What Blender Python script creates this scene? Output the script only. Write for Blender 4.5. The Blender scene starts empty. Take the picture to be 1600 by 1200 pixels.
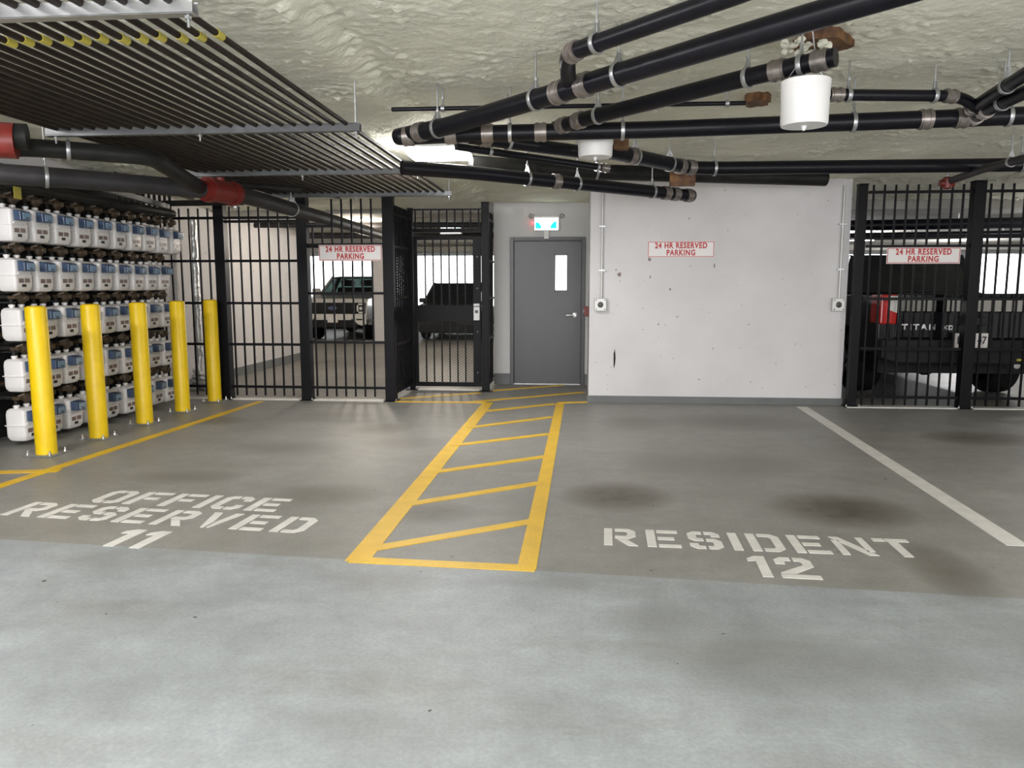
import bpy, bmesh, math, random
from mathutils import Vector, Matrix, noise
PI = math.pi
random.seed(7)
S = bpy.context.scene
COL = S.collection

# ------------------------------------------------------------------ camera
FPX, CAMH = 1200.0, 1.45                      # focal length in pixels of a 1600 wide frame, eye height
PITCH, YAW = math.radians(7.266), math.radians(4.9607)
cam = bpy.data.cameras.new('camera')
cam.sensor_width = 36; cam.lens = 27.0; cam.clip_start = 0.05; cam.clip_end = 200
co = bpy.data.objects.new('camera', cam); COL.objects.link(co)
co.location = (0, 0, CAMH); co.rotation_euler = (PI/2 - PITCH, 0, YAW)
S.camera = co

# ------------------------------------------------------------------ world, lights, exposure
S.view_settings.view_transform = 'Standard'
S.view_settings.look = 'None'
S.view_settings.gamma = 1.0
S.view_settings.use_curve_mapping = False
S.view_settings.exposure = 0.62
w = bpy.data.worlds.new('daylight'); S.world = w; w.use_nodes = True
bgn = w.node_tree.nodes['Background']
bgn.inputs[0].default_value = (0.95, 0.98, 1.0, 1); bgn.inputs[1].default_value = 3.0
S.cycles.max_bounces = 6; S.cycles.diffuse_bounces = 4; S.cycles.glossy_bounces = 3
S.cycles.transmission_bounces = 4; S.cycles.transparent_max_bounces = 12
S.cycles.sample_clamp_indirect = 4.0

def area(name, loc, sx, sy, power, color=(1.0, 0.975, 0.985), rot=(0, 0, 0)):
    l = bpy.data.lights.new(name, 'AREA'); l.shape = 'RECTANGLE'; l.size = sx; l.size_y = sy
    l.energy = power; l.color = color
    o = bpy.data.objects.new(name, l); COL.objects.link(o); o.location = loc; o.rotation_euler = rot
    return o
# unseen point lamps: fill added around the camera, others beyond the fences
def point_lamp(loc, power, color=(1.0, 0.975, 0.985), r=0.16):
    l = bpy.data.lights.new('unseen_lamp', 'POINT'); l.energy = power; l.color = color; l.shadow_soft_size = r
    o = bpy.data.objects.new('unseen_lamp', l); COL.objects.link(o); o.location = loc
for x, y, z, e in ((-1.2, 0.3, 1.75, 55), (1.4, -0.6, 1.75, 60), (4.2, 0.9, 1.75, 85), (-3.8, -0.8, 1.8, 75), (6.4, 3.8, 1.7, 85), (-4.7, 3.0, 2.66, 140), (-2.4, 0.8, 2.66, 130)):  # fill lamps added out of view to brighten ceiling, floor and pipe rack
    point_lamp((x, y, z), e)
area('rear_fill_light', (0.5, -4.5, 1.35), 9.0, 2.0, 260, (0.97, 0.98, 1.0), (PI/2, 0, 0))  # unseen area light added behind the camera to lift the ceiling
for x, y, e in ((-3.6, 12.6, 65), (-3.0, 17.0, 70), (-8.0, 16.0, 90)):
    point_lamp((x, y, 2.28), e, (1.0, 0.88, 0.74))
for x, y, e in ((7.5, 11.5, 90), (5.4, 16.0, 120), (9.0, 19.0, 120)):
    point_lamp((x, y, 2.28), e)

# ------------------------------------------------------------------ pixel -> place helpers (rays of the reference view)
CM = co.rotation_euler.to_matrix()
CP = Vector((0, 0, CAMH))
def ray(px, py): return CM @ Vector(((px-800)/FPX, -(py-600)/FPX, -1))
def atz(px, py, z=0.0):
    r = ray(px, py); return CP + r*((z-CAMH)/r.z)
def aty(px, py, y):
    r = ray(px, py); return CP + r*(y/r.y)
def atx(px, py, x):
    r = ray(px, py); return CP + r*(x/r.x)
def proj(P):
    v = CM.transposed() @ (Vector(P)-CP)
    return 800 + FPX*v.x/-v.z, 600 - FPX*v.y/-v.z

# ------------------------------------------------------------------ materials
def newmat(name):
    m = bpy.data.materials.new(name); m.use_nodes = True
    nt = m.node_tree; b = nt.nodes['Principled BSDF']
    return m, nt, b
def mat(name, col, rough=0.5, metal=0.0, var=0.0, vscale=6.0, bump=0.0, bscale=40.0, col2=None, coat=0.0, spec=0.5):
    m, nt, b = newmat(name)
    b.inputs['Specular IOR Level'].default_value = spec
    c = tuple(col) + (1,)
    b.inputs['Base Color'].default_value = c
    b.inputs['Roughness'].default_value = rough; b.inputs['Metallic'].default_value = metal
    if coat: b.inputs['Coat Weight'].default_value = coat
    tc = None
    if var or col2 or bump:
        tc = nt.nodes.new('ShaderNodeTexCoord')
    if var or col2:
        n = nt.nodes.new('ShaderNodeTexNoise'); n.inputs['Scale'].default_value = vscale; n.inputs['Detail'].default_value = 6
        nt.links.new(tc.outputs['Object'], n.inputs['Vector'])
        r = nt.nodes.new('ShaderNodeValToRGB')
        r.color_ramp.elements[0].position = 0.35; r.color_ramp.elements[1].position = 0.68
        c2 = col2 if col2 else tuple(max(0, x*(1-var)) for x in col)
        r.color_ramp.elements[0].color = tuple(c2) + (1,); r.color_ramp.elements[1].color = c
        nt.links.new(n.outputs['Fac'], r.inputs['Fac']); nt.links.new(r.outputs['Color'], b.inputs['Base Color'])
    if bump:
        n2 = nt.nodes.new('ShaderNodeTexNoise'); n2.inputs['Scale'].default_value = bscale; n2.inputs['Detail'].default_value = 5
        nt.links.new(tc.outputs['Object'], n2.inputs['Vector'])
        bp = nt.nodes.new('ShaderNodeBump'); bp.inputs['Strength'].default_value = bump; bp.inputs['Distance'].default_value = 0.02
        nt.links.new(n2.outputs['Fac'], bp.inputs['Height']); nt.links.new(bp.outputs['Normal'], b.inputs['Normal'])
    return m
def emat(name, col, strength):
    m, nt, b = newmat(name)
    b.inputs['Base Color'].default_value = tuple(col)+(1,)
    b.inputs['Emission Color'].default_value = tuple(col)+(1,); b.inputs['Emission Strength'].default_value = strength
    return m

def floor_mat():
    m, nt, b = newmat('floor_coating'); N = nt.nodes; L = nt.links
    tc = N.new('ShaderNodeTexCoord'); P = tc.outputs['Object']
    sep = N.new('ShaderNodeSeparateXYZ'); L.new(P, sep.inputs[0])
    def math_(op, a, b_=None, clamp=False):
        n = N.new('ShaderNodeMath'); n.operation = op; n.use_clamp = clamp
        for i, v in enumerate((a, b_)):
            if v is None: continue
            if isinstance(v, (int, float)): n.inputs[i].default_value = v
            else: L.new(v, n.inputs[i])
        return n.outputs[0]
    def noise_(scale, detail=6, rough=0.55, stretch=None):
        n = N.new('ShaderNodeTexNoise'); n.inputs['Scale'].default_value = scale
        n.inputs['Detail'].default_value = detail; n.inputs['Roughness'].default_value = rough
        if stretch:
            mp = N.new('ShaderNodeMapping'); mp.inputs['Scale'].default_value = stretch
            L.new(P, mp.inputs['Vector']); L.new(mp.outputs[0], n.inputs['Vector'])
        else: L.new(P, n.inputs['Vector'])
        return n.outputs['Fac']
    def ramp(fac, p0, p1, c0, c1):
        r = N.new('ShaderNodeValToRGB'); e = r.color_ramp.elements
        e[0].position = p0; e[1].position = p1; e[0].color = tuple(c0)+(1,); e[1].color = tuple(c1)+(1,)
        L.new(fac, r.inputs['Fac']); return r.outputs['Color']
    def mix(fac, a, b_, mode='MIX'):
        n = N.new('ShaderNodeMix'); n.data_type = 'RGBA'; n.blend_type = mode
        if isinstance(fac, (int, float)): n.inputs[0].default_value = fac
        else: L.new(fac, n.inputs[0])
        for i, v in ((6, a), (7, b_)):
            if isinstance(v, tuple): n.inputs[i].default_value = v+(1,)
            else: L.new(v, n.inputs[i])
        return n.outputs[2]
    big = noise_(0.55, 7, 0.6); mid = noise_(2.3, 8, 0.62); fine = noise_(26, 4)
    aisle = mix(0.5, ramp(big, 0.35, 0.68, (0.269, 0.289, 0.294), (0.422, 0.452, 0.467)), ramp(mid, 0.32, 0.7, (0.243, 0.256, 0.256), (0.435, 0.463, 0.476)))
    stall = mix(0.5, ramp(big, 0.35, 0.68, (0.243, 0.243, 0.228), (0.346, 0.348, 0.333)), ramp(mid, 0.3, 0.7, (0.224, 0.220, 0.202), (0.371, 0.374, 0.358)))
    edge = math_('ADD', math_('MULTIPLY', sep.outputs['X'], 0.072), sep.outputs['Y'])
    zone = math_('GREATER_THAN', edge, 3.775)
    col = mix(zone, mix(1.0, aisle, (0.97, 0.975, 0.99), 'MULTIPLY'), mix(1.0, stall, (0.92, 0.895, 0.875), 'MULTIPLY'))
    # tyre and oil stains: each an irregular blot with its own place
    blots = [(0.28,5.25,0.42,0.42,.75), (1.72,5.05,0.50,0.45,.8), (3.9,7.6,0.65,0.4,.7), (-2.0,7.6,0.35,0.35,.45), (-1.75,5.1,0.45,0.35,.45),
             (-0.95,4.75,0.35,0.28,.5), (1.7,8.3,0.9,0.6,.4), (0.6,8.2,0.4,0.5,.35), (1.9,4.0,0.22,0.5,.5), (-2.6,6.6,0.6,0.4,.3), (-3.0,5.5,0.5,0.25,.35),
             (1.1,6.3,0.9,0.5,.3), (2.4,3.2,0.9,0.35,.25), (-3.9,7.9,.45,.3,.4), (0.9,2.9,.7,.3,.28), (1.8,2.45,.6,.25,.24), (0.35,3.25,.3,.2,.24), (-1.6,6.9,.5,.3,.25), (-2.7,8.4,.5,.25,.3), (3.6,5.6,.6,.4,.25), (-0.6,2.35,.35,.2,.14)]
    tot = None
    for (x, y, a, c, s) in blots:
        dx = math_('DIVIDE', math_('SUBTRACT', sep.outputs['X'], x), a); dy = math_('DIVIDE', math_('SUBTRACT', sep.outputs['Y'], y), c)
        d = math_('ADD', math_('MULTIPLY', dx, dx), math_('MULTIPLY', dy, dy))
        v = math_('MULTIPLY', math_('SUBTRACT', 1.0, d, True), s)
        tot = v if tot is None else math_('MAXIMUM', tot, v)
    streak = noise_(1.0, 6, 0.6, (0.7, 2.6, 1))
    col = mix(math_('MULTIPLY', ramp(streak, 0.50, 0.72, (0,0,0), (1,1,1)), 0.42), col, (0.20, 0.19, 0.165))
    grain2 = noise_(7, 8, 0.75); col = mix(0.55, col, ramp(grain2, 0.3, 0.7, (.62,.62,.62), (1,1,1)), 'MULTIPLY')
    col = mix(0.5, col, ramp(noise_(55, 3, .6), 0.35, 0.65, (.72,.72,.72), (1,1,1)), 'MULTIPLY')
    st = math_('MULTIPLY', math_('MULTIPLY', tot, 1.5), math_('MULTIPLY', grain2, 1.6), True)
    col = mix(st, col, (0.075, 0.062, 0.045))
    spk = noise_(17, 2, 0.4)
    col = mix(ramp(spk, 0.765, 0.785, (0,0,0), (1,1,1)), col, (0.05, 0.05, 0.05))
    L.new(col, b.inputs['Base Color'])
    rr = N.new('ShaderNodeMapRange'); rr.inputs['To Min'].default_value = 0.36; rr.inputs['To Max'].default_value = 0.60
    L.new(mid, rr.inputs['Value']); L.new(rr.outputs[0], b.inputs['Roughness'])
    bp = N.new('ShaderNodeBump'); bp.inputs['Strength'].default_value = 0.22; bp.inputs['Distance'].default_value = 0.004
    grain = noise_(75, 3); L.new(math_('ADD', grain, math_('MULTIPLY', mid, 1.2)), bp.inputs['Height']); L.new(bp.outputs['Normal'], b.inputs['Normal'])
    return m
def ceil_mat():
    m, nt, b = newmat('sprayed_insulation'); N = nt.nodes; L = nt.links
    tc = N.new('ShaderNodeTexCoord')
    def nz(s, d=5, r=.6):
        n = N.new('ShaderNodeTexNoise'); n.inputs['Scale'].default_value = s; n.inputs['Detail'].default_value = d; n.inputs['Roughness'].default_value = r
        L.new(tc.outputs['Object'], n.inputs['Vector']); return n.outputs['Fac']
    def rp(f, p0, p1, c0, c1):
        r = N.new('ShaderNodeValToRGB'); e = r.color_ramp.elements
        e[0].position = p0; e[1].position = p1; e[0].color = c0+(1,); e[1].color = c1+(1,); L.new(f, r.inputs['Fac']); return r.outputs['Color']
    def mix(f, a, c):
        mx = N.new('ShaderNodeMix'); mx.data_type = 'RGBA'
        L.new(f, mx.inputs[0])
        for k, v in ((6, a), (7, c)):
            if isinstance(v, tuple): mx.inputs[k].default_value = v+(1,)
            else: L.new(v, mx.inputs[k])
        return mx.outputs[2]
    c = rp(nz(1.1, 6), 0.32, 0.68, (0.74, 0.74, 0.62), (0.86, 0.85, 0.72))
    c = mix(rp(nz(16, 4), 0.60, 0.70, (0,0,0), (1,1,1)), c, (0.92, 0.90, 0.81))
    c = mix(rp(nz(24, 3), 0.70, 0.76, (0,0,0), (.8,.8,.8)), c, (0.22, 0.21, 0.17))
    L.new(c, b.inputs['Base Color']); b.inputs['Roughness'].default_value = 0.95; b.inputs['Specular IOR Level'].default_value = 0.1
    vo = N.new('ShaderNodeTexVoronoi'); vo.inputs['Scale'].default_value = 26
    L.new(tc.outputs['Object'], vo.inputs['Vector'])
    ad = N.new('ShaderNodeMath'); ad.operation = 'ADD'; L.new(nz(38, 6, .7), ad.inputs[0])
    mu = N.new('ShaderNodeMath'); mu.operation = 'MULTIPLY'; mu.inputs[1].default_value = -.5; L.new(vo.outputs['Distance'], mu.inputs[0]); L.new(mu.outputs[0], ad.inputs[1])
    bp = N.new('ShaderNodeBump'); bp.inputs['Strength'].default_value = 0.6; bp.inputs['Distance'].default_value = 0.02
    L.new(ad.outputs[0], bp.inputs['Height']); L.new(bp.outputs['Normal'], b.inputs['Normal'])
    return m
def wall_mat():
    m, nt, b = newmat('painted_concrete'); N = nt.nodes; L = nt.links
    tc = N.new('ShaderNodeTexCoord')
    def nz(s, d=5):
        n = N.new('ShaderNodeTexNoise'); n.inputs['Scale'].default_value = s; n.inputs['Detail'].default_value = d
        L.new(tc.outputs['Object'], n.inputs['Vector']); return n.outputs['Fac']
    def rp(f, p0, p1, c0, c1):
        r = N.new('ShaderNodeValToRGB'); e = r.color_ramp.elements
        e[0].position = p0; e[1].position = p1; e[0].color = c0+(1,); e[1].color = c1+(1,); L.new(f, r.inputs['Fac']); return r.outputs['Color']
    c = rp(nz(1.3), 0.3, 0.7, (0.58, 0.565, 0.575), (0.675, 0.66, 0.67))
    mx = N.new('ShaderNodeMix'); mx.data_type = 'RGBA'
    L.new(rp(nz(21, 2), 0.715, 0.735, (0,0,0), (1,1,1)), mx.inputs[0]); L.new(c, mx.inputs[6]); mx.inputs[7].default_value = (0.2, 0.18, 0.17, 1)
    L.new(mx.outputs[2], b.inputs['Base Color']); b.inputs['Roughness'].default_value = 0.6
    bp = N.new('ShaderNodeBump'); bp.inputs['Strength'].default_value = 0.15; bp.inputs['Distance'].default_value = 0.01
    L.new(nz(18), bp.inputs['Height']); L.new(bp.outputs['Normal'], b.inputs['Normal'])
    return m
def glass_mat(name, tint, amount):
    m, nt, b = newmat(name); N = nt.nodes; L = nt.links
    b.inputs['Base Color'].default_value = tuple(tint)+(1,); b.inputs['Roughness'].default_value = 0.04
    t = N.new('ShaderNodeBsdfTransparent'); t.inputs[0].default_value = (0.75, 0.85, 0.82, 1)
    mx = N.new('ShaderNodeMixShader'); mx.inputs[0].default_value = amount
    out = N['Material Output'] if 'Material Output' in N else [n for n in N if n.type == 'OUTPUT_MATERIAL'][0]
    L.new(t.outputs[0], mx.inputs[1]); L.new(b.outputs[0], mx.inputs[2]); L.new(mx.outputs[0], out.inputs['Surface'])
    return m

M = dict(
 floor=floor_mat(), wall=wall_mat(),
 ceil=ceil_mat(),
 slab=mat('far_slab', (0.45, 0.44, 0.40), 0.9, var=0.3, vscale=2),
 dwall=mat('grey_painted_wall', (0.60, 0.60, 0.59), 0.6, var=0.05, vscale=2),
 base=mat('grey_kerb_paint', (0.14, 0.15, 0.15), 0.5, var=0.15, vscale=4),
 black=mat('black_powder_coat', (0.006, 0.006, 0.008), 0.42, spec=0.14),
 yellow=mat('bollard_yellow', (0.86, 0.585, 0.006), 0.38, var=0.10, vscale=8),
 yline=mat('yellow_line_paint', (0.74, 0.455, 0.022), 0.42, var=0.14, vscale=7, bump=0.2, bscale=60),
 wline=mat('white_line_paint', (0.70, 0.68, 0.64), 0.45, var=0.14, vscale=9, bump=0.2, bscale=60),
 pipe=mat('cast_iron', (0.006, 0.006, 0.010), 0.36, var=0.3, vscale=12, spec=0.25),
 gaspipe=mat('gas_pipe_steel', (0.026, 0.017, 0.013), 0.5, var=0.45, vscale=9, spec=0.2),
 steel=mat('galvanised_steel', (0.50, 0.51, 0.52), 0.38, metal=0.8, var=0.2, vscale=15),
 strut=mat('strut_grey', (0.14, 0.145, 0.15), 0.45, metal=0.5, var=0.2, vscale=10),
 band=mat('stainless_band', (0.33, 0.295, 0.275), 0.35, metal=0.7, var=0.3, vscale=20),
 grip=mat('sprinkler_main', (0.040, 0.038, 0.040), 0.5, var=0.35, vscale=6, spec=0.25),
 red=mat('red_fitting', (0.17, 0.016, 0.011), 0.4, var=0.25, vscale=10),
 ytape=mat('yellow_tape', (0.45, 0.38, 0.06), 0.5),
 meter=mat('meter_white', (0.84, 0.82, 0.81), 0.4, var=0.06, vscale=4),
 blue=mat('index_blue', (0.055, 0.085, 0.15), 0.3),
 lens=mat('index_lens', (0.25, 0.37, 0.52), 0.12, coat=0.5),
 plate=mat('nameplate_dark', (0.10, 0.045, 0.04), 0.4, col2=(0.30, 0.24, 0.22), vscale=60),
 black2=mat('black_label', (0.02, 0.02, 0.02), 0.4),
 reg=mat('regulator_bronze', (0.085, 0.055, 0.028), 0.5, var=0.5, vscale=9),
 dpipe=mat('dark_riser', (0.020, 0.020, 0.019), 0.5, var=0.4, vscale=8, spec=0.2),
 backp=mat('dark_backboard', (0.02, 0.021, 0.022), 0.7, var=0.4, vscale=5, spec=0.15),
 foil=mat('foil_jacket', (0.72, 0.72, 0.72), 0.28, metal=0.9, bump=0.9, bscale=14),
 bucket=mat('white_plastic', (0.74, 0.73, 0.72), 0.4),
 rust=mat('rusty_plate', (0.20, 0.095, 0.03), 0.7, col2=(0.07, 0.03, 0.015), vscale=14),
 door=mat('door_grey', (0.082, 0.081, 0.088), 0.36, var=0.05),
 chrome=mat('brushed_chrome', (0.72, 0.72, 0.72), 0.22, metal=1.0),
 signw=mat('sign_white', (0.80, 0.77, 0.76), 0.4),
 signr=mat('sign_red', (0.50, 0.025, 0.03), 0.45),
 box=mat('cast_box_grey', (0.58, 0.58, 0.56), 0.4, metal=0.3),
 hole=mat('socket_black', (0.01, 0.01, 0.01), 0.3),
 lit=emat('lamp_diffuser', (1.0, 0.98, 0.97), 48.0),
 litfar=emat('lamp_diffuser_far', (1.0, 0.98, 0.95), 14.0),
 exitw=emat('exit_face', (0.96, 1.0, 0.97), 3.0),
 exitg=emat('exit_green', (0.0, 0.62, 0.58), 1.15),
 pane=emat('lit_pane', (1.0, 1.0, 1.0), 2.2),
 redled=emat('red_led', (1.0, 0.05, 0.06), 4.0),
 whitecar=mat('white_car_paint', (0.72, 0.71, 0.69), 0.25, coat=0.6),
 blackcar=mat('black_car_paint', (0.007, 0.0075, 0.009), 0.12, coat=0.5, spec=0.25),
 darkcar=mat('charcoal_car_paint', (0.035, 0.036, 0.038), 0.25, coat=0.7),
 trimb=mat('black_plastic', (0.014, 0.014, 0.015), 0.5, spec=0.2),
 tyre=mat('tyre_rubber', (0.010, 0.010, 0.010), 0.75, spec=0.15),
 rim=mat('alloy_rim', (0.30, 0.30, 0.31), 0.3, metal=0.9),
 glass=glass_mat('car_glass', (0.02, 0.025, 0.025), 0.55),
 dglass=glass_mat('privacy_glass', (0.01, 0.012, 0.013), 0.9),
 lamp=mat('headlamp_lens', (0.70, 0.70, 0.68), 0.1, coat=1.0),
 tail=mat('tail_lamp_red', (0.55, 0.012, 0.012), 0.12, coat=1.0),
 amber=mat('amber_lens', (0.65, 0.25, 0.05), 0.15),
 oval=mat('emblem_blue', (0.03, 0.08, 0.28), 0.25),
 grime=mat('grime_black', (0.02, 0.019, 0.018), 0.9),
)

# ------------------------------------------------------------------ mesh helpers
def BM(): return bmesh.new()
def link(name, me, m=None, parent=None, loc=None):
    if m is not None and not me.materials: me.materials.append(m)
    o = bpy.data.objects.new(name, me); COL.objects.link(o)
    if parent is not None: o.parent = parent
    if loc is not None: o.location = loc
    return o
def obj(name, bm, m, parent=None, loc=None, smooth=None, bevel=0):
    bmesh.ops.recalc_face_normals(bm, faces=bm.faces)
    me = bpy.data.meshes.new(name); bm.to_mesh(me); bm.free()
    if smooth is not None:
        for p in me.polygons: p.use_smooth = True
        try: me.set_sharp_from_angle(angle=math.radians(smooth))
        except Exception: pass
    o = link(name, me, m, parent, loc)
    if bevel:
        md = o.modifiers.new('b', 'BEVEL'); md.width = bevel; md.segments = 2; md.limit_method = 'ANGLE'; md.angle_limit = math.radians(40)
    return o
def tag(o, label=None, cat=None, group=None, kind=None):
    if label: o['label'] = label
    if cat: o['category'] = cat
    if group: o['group'] = group
    if kind: o['kind'] = kind
    return o
def empty(name, loc, label, cat, group=None, rz=0):
    o = bpy.data.objects.new(name, None); COL.objects.link(o); o.location = loc; o.rotation_euler = (0, 0, rz)
    o.empty_display_size = 0.1
    return tag(o, label, cat, group)
def struct(name, bm, m, **k):
    o = obj(name, bm, m, **k); o['kind'] = 'structure'; return o
def box(bm, x0, x1, y0, y1, z0, z1):
    v = [bm.verts.new((x, y, z)) for z in (z0, z1) for y in (y0, y1) for x in (x0, x1)]
    for f in ((0,1,3,2),(4,5,7,6),(0,1,5,4),(2,3,7,6),(0,2,6,4),(1,3,7,5)): bm.faces.new([v[i] for i in f])
    return bm
def frame(d):
    d = d.normalized(); a = Vector((0,0,1)) if abs(d.z) < 0.9 else Vector((1,0,0))
    u = d.cross(a).normalized(); return u, d.cross(u).normalized()
def tube(bm, pts, r, seg=16, caps=True):
    pts = [Vector(p) for p in pts]; rings = []
    for i, p in enumerate(pts):
        if i == 0: d = pts[1]-p
        elif i == len(pts)-1: d = p-pts[-2]
        else: d = (p-pts[i-1]).normalized() + (pts[i+1]-p).normalized()
        u, v = frame(d)
        rr = r[i] if isinstance(r, (list, tuple)) else r
        rings.append([bm.verts.new(p + (u*math.cos(2*PI*k/seg) + v*math.sin(2*PI*k/seg))*rr) for k in range(seg)])
    for a, b in zip(rings, rings[1:]):
        for k in range(seg): bm.faces.new((a[k], a[(k+1)%seg], b[(k+1)%seg], b[k]))
    if caps:
        bm.faces.new(rings[0][::-1]); bm.faces.new(rings[-1])
    return bm
def bar(bm, a, b, wdt, hgt, up=None):
    """a square bar from a to b"""
    a, b = Vector(a), Vector(b); d = (b-a).normalized()
    upv = Vector(up) if up else (Vector((0,0,1)) if abs(d.z) < 0.95 else Vector((0,1,0)))
    s = d.cross(upv).normalized(); t = s.cross(d).normalized()
    vs = [bm.verts.new(p + s*sx*wdt/2 + t*tz*hgt/2) for p in (a, b) for sx, tz in ((-1,-1),(1,-1),(1,1),(-1,1))]
    for f in ((0,1,2,3),(4,5,6,7),(0,1,5,4),(1,2,6,5),(2,3,7,6),(3,0,4,7)): bm.faces.new([vs[i] for i in f])
    return bm
def lathe(bm, prof, seg=32, axis='Z', c=(0,0,0)):
    c = Vector(c); rings = []
    for r, h in prof:
        ring = []
        for k in range(seg):
            a = 2*PI*k/seg; x, y = r*math.cos(a), r*math.sin(a)
            p = (x, y, h) if axis == 'Z' else ((h, x, y) if axis == 'X' else (x, h, y))
            ring.append(bm.verts.new(c + Vector(p)))
        rings.append(ring)
    for a, b in zip(rings, rings[1:]):
        for k in range(seg): bm.faces.new((a[k], a[(k+1)%seg], b[(k+1)%seg], b[k]))
    bm.faces.new(rings[0][::-1]); bm.faces.new(rings[-1])
    return bm
def prism(bm, poly, lo, hi, to=lambda a, b, h: (a, b, h)):
    """polygon (a,b) pushed from lo to hi along the third axis"""
    A = [bm.verts.new(to(a, b, lo)) for a, b in poly]; B = [bm.verts.new(to(a, b, hi)) for a, b in poly]
    bm.faces.new(A); bm.faces.new(B)
    n = len(poly)
    for i in range(n): bm.faces.new((A[i], A[(i+1)%n], B[(i+1)%n], B[i]))
    return bm
def torus(bm, c, d, R, r, seg=24, ms=8, flat=1.0):
    c = Vector(c); dn = Vector(d).normalized(); u, v = frame(dn); rings = []
    for i in range(seg):
        a = 2*PI*i/seg; e = u*math.cos(a)+v*math.sin(a)
        rings.append([bm.verts.new(c + e*(R + r*math.cos(2*PI*k/ms)) + dn*r*flat*math.sin(2*PI*k/ms)) for k in range(ms)])
    for i in range(seg):
        a, b = rings[i], rings[(i+1)%seg]
        for k in range(ms): bm.faces.new((a[k], a[(k+1)%ms], b[(k+1)%ms], b[k]))
    return bm
def text_mesh(body, size, m, extrude=0.001, shear=0.0, offset=0.0, spacing=1.0, xs=1.0):
    cu = bpy.data.curves.new('lettering', 'FONT'); cu.body = body; cu.size = size; cu.extrude = extrude
    cu.align_x = 'CENTER'; cu.align_y = 'CENTER'; cu.shear = shear; cu.offset = offset; cu.space_character = spacing; cu.resolution_u = 3
    t = bpy.data.objects.new('lettering', cu); COL.objects.link(t)
    dg = bpy.context.evaluated_depsgraph_get(); dg.update()
    me = bpy.data.meshes.new_from_object(t.evaluated_get(dg)); me.materials.clear()
    bpy.data.objects.remove(t); bpy.data.curves.remove(cu)
    for v in me.vertices: v.co.x *= xs
    me.materials.append(m); return me
def copy_tree(o, parent=None):
    c = o.copy(); COL.objects.link(c)
    if parent is not None: c.parent = parent
    for ch in list(o.children): copy_tree(ch, c)
    return c
ORD = ['first','second','third','fourth','fifth','sixth','seventh','eighth','ninth','tenth','eleventh','twelfth','thirteenth','fourteenth','fifteenth',
       'sixteenth','seventeenth','eighteenth','nineteenth','twentieth','twenty-first','twenty-second','twenty-third','twenty-fourth','twenty-fifth','twenty-sixth']

# ------------------------------------------------------------------ the shell
YF = 9.5        # fence line
YW = 9.62       # face of the white wall
YD = 11.32      # wall with the door
XL = -5.5       # wall behind the meters
bm = BM(); box(bm, -16, 18, -7, 34, -0.2, 0.0); struct('floor', bm, M['floor'])

def sstep(a, b, x):
    t = min(1, max(0, (x-a)/(b-a))); return t*t*(3-2*t)
def ceil_z(x, y):
    z = 2.78 + 0.07*sstep(-1.50, -1.28, x)
    z += -0.15*sstep(7.0, 9.6, y) - 0.06*sstep(9.6, 11.3, y)
    z += -0.03*sstep(3.9, 4.6, y)*sstep(1.0, 2.5, x) + 0.03*sstep(5.2, 6.0, y)*sstep(0.5, 2.0, x)
    return z
def build_ceiling():
    x0, x1, y0, y1, d = -5.6, 7.2, 0.9, 11.4, 0.022
    nx, ny = int((x1-x0)/d), int((y1-y0)/d); vs, fs = [], []
    for j in range(ny+1):
        for i in range(nx+1):
            x, y = x0+(x1-x0)*i/nx, y0+(y1-y0)*j/ny
            p = Vector((x, y, 0))
            rid = math.exp(-((x+1.33+0.05*noise.noise(p*3))/0.13)**2)
            q = p + noise.noise_vector(p*9)*0.03
            lump = max(0.0, 0.62 - noise.voronoi(q*15)[0][0])*sstep(-.15, .5, noise.noise(p*2.3))
            n = noise.fractal(p*1.3, 1.0, 2.0, 3)*0.012 + noise.noise(p*5)*0.007 + noise.noise(p*17)*0.005 - lump*0.045 - max(0, noise.noise(p*22)-.38)*.05 + rid*(0.02+0.03*noise.noise(p*14)) + 0.008
            vs.append((x, y, ceil_z(x, y)+n))
    for j in range(ny):
        for i in range(nx):
            a = j*(nx+1)+i; fs.append((a, a+nx+1, a+nx+2, a+1))
    me = bpy.data.meshes.new('ceiling'); me.from_pydata(vs, [], fs)
    for p in me.polygons: p.use_smooth = True
    o = link('ceiling', me, M['ceil']); o['kind'] = 'structure'
build_ceiling()
bm = BM(); box(bm, -16, 18, -7, 34, 2.95, 3.1)
struct('ceiling_slab', bm, M['slab'])
bm = BM(); box(bm, -16, 18, 11.41, 27.5, 2.52, 2.70); struct('ceiling_far', bm, M['slab'])
bm = BM(); box(bm, -16, 18, -7, 0.92, 2.80, 2.94); struct('ceiling_near', bm, M['ceil'])
bm = BM(); box(bm, 7.2, 18, 0.92, 11.41, 2.70, 2.94); struct('ceiling_side', bm, M['ceil'])
bm = BM(); box(bm, -16, 18, 21.0, 21.5, 2.38, 2.60); struct('beam_far', bm, M['slab'])
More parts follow.
